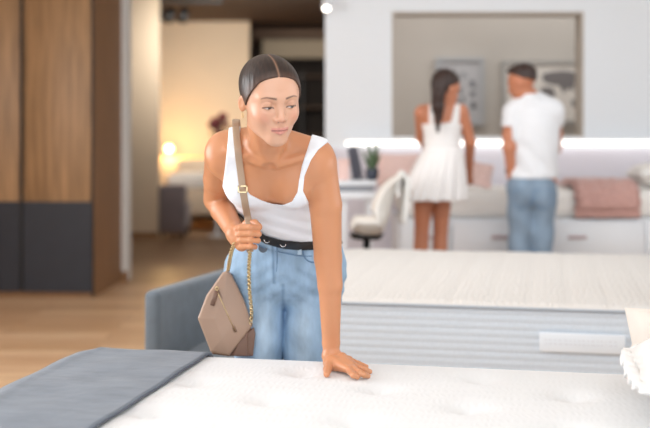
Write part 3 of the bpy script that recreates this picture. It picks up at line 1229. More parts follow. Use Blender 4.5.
def hand_left_prims(F):
    "her right hand closed around the strap"
    w = J['wrl']
    back = P(238, 239, 3.155)
    F.cone(w, back, .026, .024, .015)
    F.ell(P(242, 239, 3.150), (.023, .026, .036), None, .012)
    rows = [(227.5, 260.0, 3.10), (233.8, 260.2, 3.095), (240.3, 259.4, 3.10), (246.6, 256.4, 3.11)]
    for i, (y, xr, D) in enumerate(rows):
        r = .0098 - .0005 * i
        finger(F, (P(237.5 + i * .6, y + 1, 3.145), P(241.0 + i * .3, y, 3.105), P(250.5, y - .2, 3.090), P(xr - 1.5, y + .3, D + .004), P(xr - 3.0, y + .6, D + .035)), r, r * .86, .004)
    finger(F, (P(240, 231, 3.17), P(247, 223.5, 3.155), P(255, 222.8, 3.125), P(259.5, 226.5, 3.105)), .0135, .0082, .006)
    return F


def woman_field(lo, hi, h):
    F = Field(lo, hi, h)
    torso_prims(F)
    neck_prims(F)
    arm_prims(F)
    head_prims(F)
    hand_right_prims(F)
    hand_left_prims(F)
    return F


def inside(c, lo, hi):
    return ((c > lo) & (c < hi)).all(1)


def paint_skin(p):
    q = ((p - HC) @ HR.T) / HS
    n = len(p)
    col = np.tile(SKIN, (n, 1))

    def blend(w_, rgb):
        w_ = np.clip(w_, 0, 1)[:, None]
        nonlocal col
        col = col * (1 - w_) + L3(rgb) * w_
    x, y, z = q[:, 0], q[:, 1], q[:, 2]
    ax = np.abs(x)
    front = y > .03
    head = (np.abs(z) < .14) & (ax < .1) & (y > -.12) & (y < .13)
    sm = lambda v, a, b: np.clip((v - a) / (b - a), 0, 1)
    # the face is paler than the body
    blend(head * sm(y, -.02, .04) * .85, (222, 176, 150))
    # blush
    blend(head * front * .35 * np.exp(-(((ax - .044) / .018) ** 2 + ((z + .032) / .018) ** 2)), (224, 138, 116))
    blend(head * front * .25 * np.exp(-((x / .012) ** 2 + ((z + .034) / .010) ** 2)), (220, 140, 118))
    # lips
    up = -.0585 - .02 * ax + .0012 * np.exp(-((ax - .006) / .004) ** 2) - .0012 * np.exp(-(ax / .003) ** 2)
    lowl = -.0785 + .45 * np.maximum(ax - .006, 0)
    lip = head * front * sm(up - z, -.0006, .0010) * sm(z - lowl, -.0006, .0010) * (ax < .0245)
    blend(lip * .75, (212, 138, 130))
    blend(head * front * .9 * (ax < .024) * np.exp(-((z + .0672 - .0006 * np.cos(ax * 120)) / .0012) ** 2), (110, 50, 46))
    # brows: rise outwards, taper
    bz = .0225 + .13 * (ax - .012) - 3.4 * np.maximum(ax - .036, 0) ** 1.5
    bt = .0030 - .055 * np.maximum(ax - .022, 0)
    blend(head * front * .85 * sm(bt - np.abs(z - bz), -.0008, .0012) * sm(ax, .011, .015) * sm(.054 - ax, 0, .004), (92, 62, 46))
    # eyes: lashes line, slit of white and iris between the lids
    ex = ax - .033
    lz = -.0025 - 10 * ex ** 2 + .0           # lash line
    slit_top = -.0018 - 16 * ex ** 2
    slit_bot = -.0070 + 14 * ex ** 2
    eye = head * front * sm(slit_top - z, -.0003, .0006) * sm(z - slit_bot, -.0003, .0006) * (np.abs(ex) < .0135)
    blend(eye, (226, 214, 208))
    iris = eye * (np.hypot((x - np.sign(x) * .033 - .003), z + .0048) < .0060)
    blend(iris, (92, 92, 86))
    blend(eye * (np.hypot((x - np.sign(x) * .033 - .003), z + .0048) < .0022), (20, 18, 18))
    lash = head * front * np.exp(-((z - (slit_top + .0007)) / .0017) ** 2) * (np.abs(ex) < .0160)
    blend(lash * 1.0, (52, 36, 30))
    blend(head * front * .35 * np.exp(-((z - slit_bot) / .0012) ** 2) * (np.abs(ex) < .013), (120, 82, 66))
    blend(head * front * .28 * np.exp(-((ex / .014) ** 2 + ((z - .006) / .006) ** 2)), (170, 112, 84))
    # nostrils
    blend(head * front * .7 * np.exp(-(((ax - .0068) / .003) ** 2 + ((z + .0435) / .0022) ** 2)), (130, 72, 58))
    return col


T_body = woman_field((-.40, 2.82, .62), (.16, 3.68, 1.52), .0042)
face_lo, face_hi = HC - np.array([.115, .150, .150]), HC + np.array([.115, .130, .160])
hr_lo, hr_hi = np.array([-.03, 2.98, .62]), np.array([.17, 3.25, .745])
hl_lo, hl_hi = P(229, 258, 3.12) + np.array([-.004, -.10, 0]), P(264, 219, 3.12) + np.array([.006, .12, .003])
m_ = .0045
body = keep_faces(T_body.mesh(1), lambda c: ~(inside(c, face_lo + m_, face_hi - m_) | inside(c, hr_lo + m_, hr_hi - m_) | inside(c, hl_lo + m_, hl_hi - m_)))
fine = []
for lo_, hi_, h_ in ((face_lo, face_hi, .0017), (hr_lo, hr_hi, .0022), (hl_lo, hl_hi, .0022)):
    g_ = .02
    Fh = woman_field(lo_ - g_, hi_ + g_, h_)
    fine.append(keep_faces(Fh.mesh(1), lambda c: inside(c, lo_, hi_)))
pq = join_parts([body] + fine)
woman = empty('person', (-.08, 3.5, 0), 0, 'dark-haired woman in white top and blue jeans leaning one hand on the mattress', 'person')
WO = np.array([-.08, 3.5, 0])


def wchild(name, pq_, material, parent=woman, colors=None):
    return arr_obj(name, (pq_[0] - WO, pq_[1]), material, parent, colors)


wchild('body', pq, M['skin'], colors=paint_skin(pq[0]))

# --- hair, combed back from a centre parting into a low bun
Fh = Field(HC - .16, HC + .16, .0019)
head_prims(Fh, hair=True)
Fh.d -= .0042
Fh.ell(hp(0, -.128, .0), np.array([.040, .034, .036]) * HS, HR, .012)
X, Y, Z = Fh.grid()
qx = ((X - HC[0]) * HR[0][0] + (Y - HC[1]) * HR[0][1] + (Z - HC[2]) * HR[0][2]) / HS
qy = ((X - HC[0]) * HR[1][0] + (Y - HC[1]) * HR[1][1] + (Z - HC[2]) * HR[1][2]) / HS
qz = ((X - HC[0]) * HR[2][0] + (Y - HC[1]) * HR[2][1] + (Z - HC[2]) * HR[2][2]) / HS
aq = np.abs(qx)
plane = .78 * qy - .62 * qz - .010 - .45 * np.maximum(aq - .050, 0)
nape = np.maximum(-.030 - qz, qy + .028) * .8        # only the back below the ears
low = np.where(qy > -.030, -.014 - qz + 0 * qx, -.075 - qz)
Fh.clip(plane.astype(np.float32)).clip(low.astype(np.float32))
# ears stay free
for s_ in (-1, 1):
    Fh.ell(hp(s_ * .080, -.006, -.016), np.array([.014, .017, .024]) * HS, HR, .003, True)
# parting groove
Fh.d += (.0022 * np.exp(-(qx / .0022) ** 2) * (qy > -.05) * (qz > 0)).astype(np.float32)
hq = Fh.mesh(1)
q_ = ((hq[0] - HC) @ HR.T) / HS
hc = np.tile(L3((40, 26, 21)), (len(hq[0]), 1))
st = .5 + .5 * np.sin(q_[:, 0] * 420 + 6 * np.sin(q_[:, 2] * 40 + q_[:, 1] * 30))
hc *= (.85 + .45 * st[:, None] ** 2)
edge_ = np.clip((.78 * q_[:, 1] - .62 * q_[:, 2] - .010 + .022) / .022, 0, 1)[:, None] * .35
hc = hc * (1 - edge_) + L3((112, 76, 56)) * edge_
pw = (np.exp(-(q_[:, 0] / .0026) ** 2) * (q_[:, 1] > -.03) * (q_[:, 2] > .02) * .5)[:, None]
hc = hc * (1 - pw) + L3((196, 150, 122)) * pw
wchild('hair', hq, M['hair'], colors=hc)
# earrings
for s_ in (-1, 1):
    e0 = hp(s_ * .079, .002, -.045)
    tube('earring', [e0 + .007 * (HR[1] * math.cos(a) + HR[2] * math.sin(a)) - WO for a in np.linspace(0, 2 * math.pi, 18)[:-1]], .0014, M['gold'], woman, n=6, closed=True)

# --- white strappy top
def pix(F):
    X, Y, Z = F.grid()
    return 325 + F_PX * X / Y, HOR + (H - Z) * F_PX / Y, (Y / F_PX).astype(np.float32)


TOP_POLY = [(229, 96), (229.5, 122), (227, 150), (224.5, 172), (222, 190), (214, 205), (205, 262), (352, 275), (352, 215), (322, 212), (309, 203), (303, 191), (304.5, 176), (311, 160), (318, 150), (328, 142), (334, 122), (316, 122), (307, 150), (302, 165), (299, 180), (297.5, 192), (292, 201.5), (283, 205), (273, 203.8), (262, 200.5), (250, 194.5), (243, 185), (240.5, 170), (239.5, 150), (240.5, 122), (240.5, 96)]
JEANS_LINE = [(190, 206), (225, 213), (240, 219.5), (252, 232.5), (265, 241), (283, 246), (300, 247.5), (322, 246.5), (352, 238), (420, 225)]


def line_y(px):
    xs_, ys_ = zip(*JEANS_LINE)
    return np.interp(px, xs_, ys_).astype(np.float32)


Ft = Field((-.33, 2.88, .86), (.12, 3.62, 1.36), .0038)
torso_prims(Ft)
neck_prims(Ft)
for sh_ in (J['shl'], J['shr']):
    Ft.ell(sh_ + np.array([0, 0, -.008]), (.047, .053, .059), None, .03)
bx, by, sc_ = pix(Ft)
Fb = Ft.copy()
Fj = Ft.copy()
Ft.d -= .0055
# soft folds
X, Y, Z = Ft.grid()
Ft.d -= (.0020 * np.sin((by - .25 * bx) * .55 + .6 * np.sin(bx * .08)) * np.clip((by - 205) / 15, 0, 1)).astype(np.float32)
pdist = poly_sd(bx, by, TOP_POLY) * sc_
Ft.clip(pdist).clip(((by - line_y(bx) - 1) * sc_).astype(np.float32))
wchild('tank_top', Ft.mesh(1), M['top_white'])

# --- jeans
def jeans_prims(F):
    F, R = torso_prims(F)
    F.ell(P(284, 266, 3.47), (.183, .115, .110), R, .05)
    legs = []
    for hipj, kn, an, sx in ((HIPL, J['kneel'], np.array([J['kneel'][0] - .01, 3.56, .09]), -1), (HIPR, J['kneer'], np.array([J['kneer'][0] + .02, 3.54, .09]), 1)):
        mid = hipj * .5 + kn * .5
        G = F.copy(); G.d[:] = .3
        G.cone(hipj, mid, .088, .078, .0)
        G.cone(mid, kn, .078, .068, .02)
        G.cone(kn, an, .064, .070, .02)
        legs.append(G.d)
    LG = np.minimum(*legs)
    h_ = np.maximum(.035 - np.abs(F.d - LG), 0) / .035
    F.d = (np.minimum(F.d, LG) - h_ * h_ * .035 * .25).astype(np.float32)
    return F


Fj = Field((-.38, 3.18, .02), (.14, 3.72, 1.12), .0045)
jeans_prims(Fj)
Fj.d -= .004
jx, jy, js = pix(Fj)
X, Y, Z = Fj.grid()
fold = .0022 * np.sin(((jy - 283) * 1.0 - np.abs(jx - 283) * .55) * .42) * np.exp(-((jy - 284) / 22) ** 2)
fold = fold + .0022 * np.sin(jy * .20 + np.sin(jx * .12) * 2) * np.clip((jy - 300) / 40, 0, 1)
fly = .0022 * np.exp(-((jx - 272.5 - (jy - 250) * .05) / 4.0) ** 2) * (jy < 283)
Fj.d -= (fold + fly).astype(np.float32)
Fj.clip(((line_y(jx) - jy) * js).astype(np.float32))
# trouser legs end at the ankle
Fj.clip((.06 - Z + 0 * X + 0 * Y).astype(np.float32))
jq = Fj.mesh(1)
pj = jq[0]
px_ = 325 + F_PX * pj[:, 0] / pj[:, 1]
py_ = HOR + (H - pj[:, 2]) * F_PX / pj[:, 1]
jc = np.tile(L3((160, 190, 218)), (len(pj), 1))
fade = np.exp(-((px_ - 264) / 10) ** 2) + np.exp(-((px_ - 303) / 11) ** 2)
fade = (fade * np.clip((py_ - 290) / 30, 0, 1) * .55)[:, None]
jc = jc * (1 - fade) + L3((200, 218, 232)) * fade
sm_ = (.65 * np.exp(-((px_ - 272.5 - (py_ - 250) * .05) / 1.1) ** 2) * (py_ < 284) + .5 * np.exp(-((px_ - 283) / 1.6) ** 2) * (py_ > 283))[:, None]
jc = jc * (1 - sm_) + L3((92, 126, 164)) * sm_
jeans = wchild('jeans', jq, M['denim'], colors=jc)

# raised details on the jeans: waistband, pocket edges, belt loops follow the surface
def surface_D(F, px, py, d0=3.1, d1=3.7):
    "distance at which the ray through this pixel meets the field"
    for D in np.arange(d0, d1, .003):
        p = P(px, py, D)
        i = np.round((p - F.lo) / F.h).astype(int)
        if (i >= 0).all() and (i < F.n).all() and F.d[tuple(i)] < 0:
            return D
    return None


Fj0 = Field((-.38, 3.12, .60), (.14, 3.72, 1.16), .0045)
jeans_prims(Fj0)
Fj0.d -= .004


def on_jeans(pts, lift=.002):
    out = []
    for x, y in pts:
        D = surface_D(Fj0, x, y)
        if D:
            out.append(P(x, y, D - lift) - WO)
    return out


for nm, pts_, r in (('pocket_edge', [(303, 248), (303.5, 254), (306, 259), (311, 262), (318, 262)], .0022),
                    ('pocket_edge', [(256, 238), (255, 244), (251, 249), (246, 250)], .0022),
                    ('fly_seam', [(277, 245), (277, 262), (276, 274), (271, 281)], .0018),
                    ('waistband_seam', [(246, 235), (256, 243), (266, 248.5), (284, 253), (300, 256), (312, 256)], .0014)):
    q = on_jeans(pts_)
    if len(q) > 2:
        tube(nm, [tuple(v) for v in spline(q, 4)], r, M['denim_seam'], jeans, n=6)

for lx, ly in ((299.5, 247), (252, 234)):
    D = surface_D(Fj0, lx, ly + 6)
    if D:
        c_ = P(lx, ly, D - .014) - WO
        box('belt_loop', tuple(c_ + [-.006, 0, -.024]), tuple(c_ + [.006, .006, .020]), M['denim_pale'], jeans, bevel=.002)

# belt: a band just above the edge of the jeans
Fk = Field((-.38, 3.12, .86), (.14, 3.72, 1.14), .0032)
jeans_prims(Fk)
kx, ky, ks = pix(Fk)
Fk.d -= .0095
Fk.clip(((line_y(kx) - 5.5 - ky) * ks).astype(np.float32)).clip(((ky - line_y(kx) - 3.0) * ks).astype(np.float32))
belt = wchild('belt', Fk.mesh(1), M['belt'])
for x_, y_, r_, nm in ((267, 240.5, .0075, 'buckle_ring'), (283, 244.5, .0075, 'buckle_ring')):
    D = surface_D(Fj0, x_, y_) - .012
    cpt = P(x_, y_, D) - WO
    tube(nm, [cpt + np.array([r_ * math.cos(a), 0, r_ * .85 * math.sin(a)]) for a in np.linspace(0, 2 * math.pi, 20)[:-1]], .0017, M['chrome'], belt, n=6, closed=True)
D = surface_D(Fj0, 263, 248) - .008
cpt = P(263, 248, D) - WO
bm = bmesh.new()
add_cyl(bm, cpt + np.array([0, -.002, 0]), cpt + np.array([0, .002, 0]), .014, n=24)
bm_obj('round_tag', bm, mat('pewter_tag', (92, 100, 112), .4, metal=.5), belt)

# shoes
for kn, sx, ay in ((J['kneel'], -.01, 3.56), (J['kneer'], .02, 3.54)):
    Fs = Field((kn[0] + sx - .08, ay - .22, -.01), (kn[0] + sx + .08, ay + .12, .16), .005)
    b = np.array([kn[0] + sx, ay, 0])
    Fs.cone(b + [0, .03, .045], b + [0, -.12, .035], .040, .036, 0).cone(b + [0, 0, .04], b + [0, 0, .10], .04, .042, .03)
    X, Y, Z = Fs.grid()
    Fs.clip((.002 - Z + 0 * X + 0 * Y).astype(np.float32))
    wchild('shoe', Fs.mesh(1), M['shoe'])

# --- the handbag in her right hand: bag, strap over the shoulder, chain
BC = P(228, 315, 3.40)
bag = empty('handbag', BC, 0, 'taupe leather shoulder bag with gold chain held by the leaning woman', 'bag')


def bag_solid(name, poly, D0, thick, material, round_=.008, puff=.0, parent=bag, tilt=0.0):
    poly = np.array(poly, float)
    w = np.array([P(x, y, D0) for x, y in poly])
    lo_ = np.array([w[:, 0].min() - .03, D0 - thick - .04, w[:, 2].min() - .03])
    hi_ = np.array([w[:, 0].max() + .03, D0 + thick + .04, w[:, 2].max() + .03])
    F = Field(lo_, hi_, .0026)
    X, Y, Z = F.grid()
    d2 = poly_sd(X + 0 * Y[:, :1, :] * 0 + 0 * Z, Z + 0 * X, [(a[0], a[2]) for a in w]).astype(np.float32)
    th = thick + puff * np.clip(-d2 / .05, 0, 1) ** .6
    dy = np.abs(Y - D0 - tilt * (Z - BC[2])) - th
    q1, q2 = d2 + round_, dy + round_
    F.d = (np.minimum(np.maximum(q1, q2), 0) + np.sqrt(np.maximum(q1, 0) ** 2 + np.maximum(q2, 0) ** 2) - round_).astype(np.float32)
    p, q = F.mesh(1)
    return arr_obj(name, (p - BC, q), material, parent)


bag_solid('body', [(226, 272), (231, 273), (250, 322), (252, 330), (250, 353), (229, 355), (213, 353), (200, 318), (208, 296)], 3.415, .026, M['bag_dark'], .010)
bag_solid('flap', [(222.5, 272.5), (228, 270), (232, 275), (244.5, 301), (252.5, 325.5), (229.5, 355.5), (211, 352), (197.8, 318), (206.5, 295)], 3.385, .008, M['bag'], .006, .012)
bag_solid('gusset', [(245, 334), (254, 327), (255.5, 334), (253, 356), (241, 356)], 3.392, .006, M['bag_dark'], .004)
bag_solid('gusset', [(238, 343), (248, 331), (248, 356), (232, 356)], 3.385, .006, M['bag_dark'], .004)
fy = 3.385 - .0205
tube('zip', [tuple(P(x, y, fy) - BC) for x, y in ((216, 289), (225, 309), (235.5, 332))], .0014, M['gold'], bag, n=6)
tube('zip_welt', [tuple(P(x, y, fy + .002) - BC) for x, y in ((215.0, 288.6), (224.2, 309), (234.5, 332.5), (237, 332), (227.0, 308.5), (217.5, 288.2))], .0012, M['bag_dark'], bag, n=6, closed=True)
pu = tube('zip_puller', [tuple(P(x, y, fy - .006) - BC) for x, y in ((216.5, 291), (214.5, 298), (212, 305.5))], .003, M['bag_dark'], bag, n=8, flat=(.0065, .002))
tube('puller_ring', [P(216.8, 288.6, fy - .004) - BC + np.array([.0045 * math.cos(a), 0, .0055 * math.sin(a)]) for a in np.linspace(0, 2 * math.pi, 16)[:-1]], .0014, M['gold'], pu, n=6, closed=True)

# torso front distance, so the strap lies on her
Fs_ = Field((-.34, 2.85, .9), (.12, 3.6, 1.4), .005)
torso_prims(Fs_)
neck_prims(Fs_)
arm_prims(Fs_)
stp = []
for x, y in ((235.5, 121.5), (236, 128), (236.8, 138), (238, 150), (239.3, 162), (241, 175), (242.8, 189), (245, 203), (247.5, 216), (249.5, 226)):
    D = surface_D(Fs_, x, y, 2.85, 3.6)
    D = (D if D else 3.12) - .020
    stp.append([x, y, D - (.007 if y < 155 else 0)])
Dh = 3.118
for i in range(len(stp)):
    if stp[i][1] > 185:
        t = (stp[i][1] - 185) / 41
        stp[i][2] = min(stp[i][2], stp[i][2] * (1 - t) + Dh * t) if stp[i][2] < 3.3 else Dh
stp[-1][2] = Dh
pts_ = [P(*a) - BC for a in stp]
top = pts_[0]
pts_ = [top + np.array([-.006, .19, -.10]), top + np.array([-.004, .13, -.035]), top + np.array([-.002, .06, .004])] + pts_ + [P(250, 238, 3.118) - BC, P(250, 252, 3.13) - BC]
strap = tube('strap', [tuple(v) for v in spline(pts_, 6)], .01, M['strap'], bag, n=12, flat=(.0102, .0018))
bk = pts_[3 + 6]
bm = bmesh.new()
for a in ((-.0135, -.010, -.0105, .010), (.0105, -.010, .0135, .010), (-.0135, -.010, .0135, -.007), (-.0135, .007, .0135, .010)):
    add_box(bm, bk[0] + a[0], bk[1] - .006, bk[2] + a[1], bk[0] + a[2], bk[1] - .002, bk[2] + a[3])
bm_obj('buckle', bm, M['gold'], strap)


def chain(name, pts, pitch=.0105):
    path = spline(pts, 24)
    L = [0]
    for a, b in zip(path, path[1:]):
        L.append(L[-1] + np.linalg.norm(np.array(b) - np.array(a)))
    n = int(L[-1] / pitch)
    bm = bmesh.new()
    A = np.array(path)
    for i in range(n):
        s_ = (i + .5) * pitch
        c_ = np.array([np.interp(s_, L, A[:, k]) for k in range(3)])
        c2 = np.array([np.interp(s_ + .001, L, A[:, k]) for k in range(3)])
        t_ = Vector(c2 - c_).normalized()
        u_ = t_.cross(Vector((0, 1, 0))).normalized()
        v_ = t_.cross(u_)
        if i % 2:
            u_ = (u_ + v_).normalized()
        else:
            u_ = (u_ - v_).normalized()
        w_ = t_.cross(u_)
        rings = []
        for k in range(12):
            a = 2 * math.pi * k / 12
            cen = Vector(c_) + t_ * math.cos(a) * .0078 + u_ * math.sin(a) * .0058
            out = (t_ * math.cos(a) + u_ * math.sin(a)).normalized()
            rings.append([bm.verts.new(cen + (out * math.cos(b) + w_ * math.sin(b)) * .0021) for b in (0, 1.57, 3.14, 4.71)])
        for k in range(12):
            for j in range(4):
                bm.faces.new((rings[k][j], rings[k][(j + 1) % 4], rings[(k + 1) % 12][(j + 1) % 4], rings[(k + 1) % 12][j]))
    return bm_obj(name, bm, M['gold'], bag, True)


chain('chain', [P(250, 251, 3.125) - BC, P(249, 268, 3.22) - BC, P(249.5, 290, 3.30) - BC, P(251.5, 312, 3.355) - BC, P(250.5, 326, 3.37) - BC])
chain('chain', [P(234.5, 243, 3.13) - BC, P(231.5, 252, 3.19) - BC, P(229.5, 262, 3.28) - BC, P(228, 271, 3.375) - BC])


# ------------------------------------------------------------ the couple
def small_head(F, c, R, s=1.0):
    hp2 = lambda x, y, z: c + s * (x * R[0] + y * R[1] + z * R[2])
    F.ell(hp2(0, -.016, .036), np.array([.075, .094, .084]) * s, R, .0)
    F.ell(hp2(0, .022, 0), np.array([.064, .070, .090]) * s, R, .03)
    F.ell(hp2(0, .034, -.055), np.array([.052, .052, .055]) * s, R, .03)
    F.ell(hp2(0, .076, -.099), np.array([.017, .013, .014]) * s, R, .02)
    F.cone(hp2(0, .084, .012), hp2(0, .108, -.030), .009 * s, .011 * s, .012)
    F.cone(hp2(-.015, .088, -.066), hp2(.015, .088, -.066), .009 * s, .009 * s, .012)
    for q in (-1, 1):
        F.cone(hp2(q * .014, .088, .022), hp2(q * .045, .07, .022), .008 * s, .007 * s, .015)
        F.ell(hp2(q * .031, .096, .003), np.array([.016, .014, .010]) * s, R, .012, True)
        F.ell(hp2(q * .077, -.004, -.010), np.array([.008, .018, .030]) * s, rotz_local(R, q * .35), .006)
    return hp2


def hand_simple(F, w, d, side, s=1.0):
    "relaxed hand hanging along d, five fingers; side = thumb direction"
    w, d, side = np.array(w), np.array(d, float), np.array(side, float)
    d /= np.linalg.norm(d)
    side -= d * (side @ d)
    side /= np.linalg.norm(side)
    nn = np.cross(d, side)
    F.cone(w, w + d * .07 * s, .026 * s, .024 * s, .012)
    for i, (o_, l_) in enumerate(((.022, .070), (.008, .080), (-.007, .074), (-.021, .058))):
        b = w + d * .080 * s + side * o_ * s
        F.cone(w + d * .03 * s + side * o_ * .7 * s, b, .013 * s, .010 * s, .008)
        m1 = b + (d * .9 + nn * .25) * l_ * .5 * s
        finger(F, (b, m1, m1 + (d * .7 + nn * .6) * l_ * .45 * s), .0095 * s, .0072 * s, .004)
    b = w + d * .02 * s + side * .02 * s
    finger(F, (b, b + (d * .6 + side * .6) * .035 * s, b + (d * 1.5 + side * .75) * .042 * s), .013 * s, .009 * s, .006)
    return F


# --- man, seen from behind, head turned to the woman
DM = 7.33
mc = P(522.5, 82.5, DM - .02)
MR = rot(math.radians(180 + 58), math.radians(20), 0)      # faces away and to the left


def man_core(F):
    mp = lambda px, py, dy=0: P(px, py, DM + dy)
    # trunk
    F.ell(mp(535, 122, .02), (.150, .108, .16), None, 0)
    F.ell(mp(536, 150, .0), (.140, .106, .20), None, .08)
    F.ell(mp(534, 180, -.0), (.150, .112, .13), None, .06)
    F.cone(mp(518, 113, .01), mp(552, 111, .01), .052, .052, .06)
    F.cone(mp(529, 98, .0), mp(514, 110, .01), .050, .045, .05)
    F.cone(mp(529, 98, .0), mp(552, 109, .01), .050, .045, .05)
    return F


def man_arms(F, sleeve=False):
    mp = lambda px, py, dy=0: P(px, py, DM + dy)
    F.cone(mp(512, 113), mp(509.5, 136, -.02), .050, .045, .03)
    F.cone(mp(554, 112), mp(555, 134, .05), .050, .045, .03)
    if not sleeve:
        F.cone(mp(509.5, 136, -.02), mp(509.5, 148, -.03), .045, .043, .02)
        F.cone(mp(509.5, 148, -.03), mp(511, 175, -.0), .042, .028, .02)
        hand_simple(F, mp(511, 175, -.0), (.05, .15, -1), (0, 1, 0))
        F.cone(mp(555.5, 134, .05), mp(555, 148, .10), .047, .043, .02)
        F.cone(mp(555, 148, .10), mp(547, 152, .30), .042, .028, .02)
        hand_simple(F, mp(547, 152, .30), (-.5, .8, -.3), (-.3, 0, 1))
    return F


MOx = np.array([P(532, 0, DM)[0], DM, 0])
man = empty('person', MOx, 0, 'man in white T-shirt and blue jeans seen from behind', 'person')
Fm = Field((.95, 7.0, .9), (1.85, 7.95, 1.85), .007)
man_core(Fm)
man_arms(Fm)
Fm.cone(P(530, 104, DM + .0), P(524, 88, DM), .060, .056, .03)
small_head(Fm, mc, MR)
p, q = Fm.mesh(1)
arr_obj('body', (p - MOx, q), M['skin_back'], man)
Fm = Field(mc - .17, mc + .17, .006)
s_ = 1.0
hp2 = lambda x, y, z: mc + s_ * (x * MR[0] + y * MR[1] + z * MR[2])
Fm.ell(hp2(0, -.016, .040), (.078, .098, .088), MR, 0)
Fm.ell(hp2(0, .045, .085), (.055, .045, .035), MR, .03)
X, Y, Z = Fm.grid()
qy = ((X - mc[0]) * MR[1][0] + (Y - mc[1]) * MR[1][1] + (Z - mc[2]) * MR[1][2])
qz = ((X - mc[0]) * MR[2][0] + (Y - mc[1]) * MR[2][1] + (Z - mc[2]) * MR[2][2])
qx = ((X - mc[0]) * MR[0][0] + (Y - mc[1]) * MR[0][1] + (Z - mc[2]) * MR[0][2])
Fm.clip((.62 * qy - .78 * qz + .034).astype(np.float32)).clip((-.03 - qz - .25 * (qy < -.05) * 0).astype(np.float32))
Fm.d -= (.003 * np.sin(qx * 160 + 2 * np.sin(qz * 60)) * np.sin(qy * 120)).astype(np.float32)
p, q = Fm.mesh(1)
arr_obj('hair', (p - MOx, q), M['hair_back'], man)
# tee
Fm = Field((.95, 7.0, .85), (1.85, 7.75, 1.75), .007)
man_core(Fm)
man_arms(Fm, True)
Fm.cone(P(530, 100, DM + .0), P(526, 90, DM), .058, .054, .03)
Fm.d -= .014
X, Y, Z = Fm.grid()
Fm.d -= (.005 * np.sin(Z * 38 + X * 22 + 2 * np.sin(X * 9)) * np.clip((1.35 - Z) / .2, 0, 1)).astype(np.float32)
zb_ = P(0, 178, DM)[2]
zs_ = P(0, 126.5, DM)[2]
xl, xr = P(512, 0, DM)[0] - .012, P(556, 0, DM)[0] + .02
Fm.clip((zb_ - Z + 0 * X + 0 * Y).astype(np.float32))
slv = np.where((X < xl) | (X > xr), zs_ - Z - .1 * Y * 0, -1)
Fm.clip((slv + 0 * Y).astype(np.float32))
Fm.clip((Z - P(0, 91.5, DM)[2] - .25 * (Y - DM) + 0 * X).astype(np.float32))
p, q = Fm.mesh(1)
arr_obj('t_shirt', (p - MOx, q), M['tee'], man)
# jeans
Fm = Field((1.05, 6.95, .0), (1.75, 7.8, 1.08), .008)
mp = lambda px, py, dy=0: P(px, py, DM + dy)
Fm.ell(mp(532, 186, .0), (.160, .122, .14), None, 0)
Fm.ell(mp(522, 194, -.04), (.085, .085, .10), None, .03)
Fm.ell(mp(542, 194, -.04), (.085, .085, .10), None, .03)
for hx, kx_, fx in ((521, 519.5, 518), (543, 541.5, 543)):
    Fm.cone(mp(hx, 192, 0), mp(kx_, 250, .02), .094, .072, .03)
    Fm.cone(mp(kx_, 250, .02), mp(fx, 322, -.03), .070, .066, .02)
X, Y, Z = Fm.grid()
Fm.d -= (.005 * np.sin(Z * 30 + 3 * np.sin(X * 14))).astype(np.float32)
Fm.clip((.05 - Z + 0 * X + 0 * Y).astype(np.float32)).clip((Z - zb_ - .05 + 0 * X + 0 * Y).astype(np.float32))
p, q = Fm.mesh(1)
mj = arr_obj('jeans', (p - MOx, q), M['denim_back'], man)
for px, dx in ((522, 0), (543, 0)):
    c_ = mp(px, 198, -.12) - MOx
    tube('back_pocket', [c_ + np.array(v) for v in ((-.06, .0, .05), (.06, 0, .05), (.06, 0, -.04), (0, .0, -.075), (-.06, 0, -.04))], .003, M['denim_seam'], mj, n=6, closed=True)
for fx in (518, 543):
    Fs = Field(mp(fx, 325, 0) + [-.09, -.1, -.12], mp(fx, 325, 0) + [.09, .28, .14], .007)
    b = np.array([mp(fx, 0)[0], DM - .02, 0])
    Fs.cone(b + [0, -.03, .05], b + [0, .16, .04], .046, .042, 0).cone(b + [0, 0, .04], b + [0, 0, .10], .04, .045, .03)
    X, Y, Z = Fs.grid()
    Fs.clip((.002 - Z + 0 * X + 0 * Y).astype(np.float32))
    p, q = Fs.mesh(1)
    arr_obj('shoe', (p - MOx, q), M['shoe'], man)
wc = mp(510.8, 171, .01)
tube('wristwatch', [wc - MOx + np.array([.036 * math.cos(a), .036 * math.sin(a), .003 * math.sin(a)]) for a in np.linspace(0, 2 * math.pi, 24)[:-1]], .01, M['black'], man, n=8, flat=(.011, .004), closed=True)

# --- woman in the white dress
DW = 7.25
gc = P(446, 88, DW)
GR = rot(math.radians(180 - 62), math.radians(22), 0)      # faces away and to the right
GO = np.array([P(433, 0, DW)[0], DW, 0])
girl = empty('person', GO, 0, 'long-haired woman in a short white sundress seen from behind', 'person')
gp = lambda px, py, dy=0: P(px, py, DW + dy)


def girl_core(F):
    F.ell(gp(442, 122, .02), (.125, .085, .13), None, 0)
    F.ell(gp(442, 146, .02), (.112, .080, .12), None, .06)
    F.ell(gp(437, 174, .0), (.132, .105, .12), None, .06)
    F.cone(gp(424, 111, .02), gp(459, 110, .02), .042, .042, .05)
    return F


Fg = Field((.45, 6.95, .0), (1.15, 7.95, 1.80), .007)
girl_core(Fg)
Fg.cone(gp(444, 112, .02), gp(447, 94, .01), .046, .044, .03)
small_head(Fg, gc, GR, .97)
# arms reach forward and down to the bed
Fg.cone(gp(421, 113, .01), gp(421, 138, .15), .043, .034, .03)
Fg.cone(gp(421, 138, .15), gp(432, 158, .36), .033, .024, .02)
hand_simple(Fg, gp(432, 158, .36), (.3, .8, -.4), (1, 0, 0), .92)
Fg.cone(gp(462, 112, .01), gp(470, 142, .07), .043, .036, .03)
Fg.cone(gp(470, 142, .07), gp(469, 174, .26), .037, .025, .02)
hand_simple(Fg, gp(469, 174, .26), (.1, .6, -.7), (-1, 0, 0), .92)
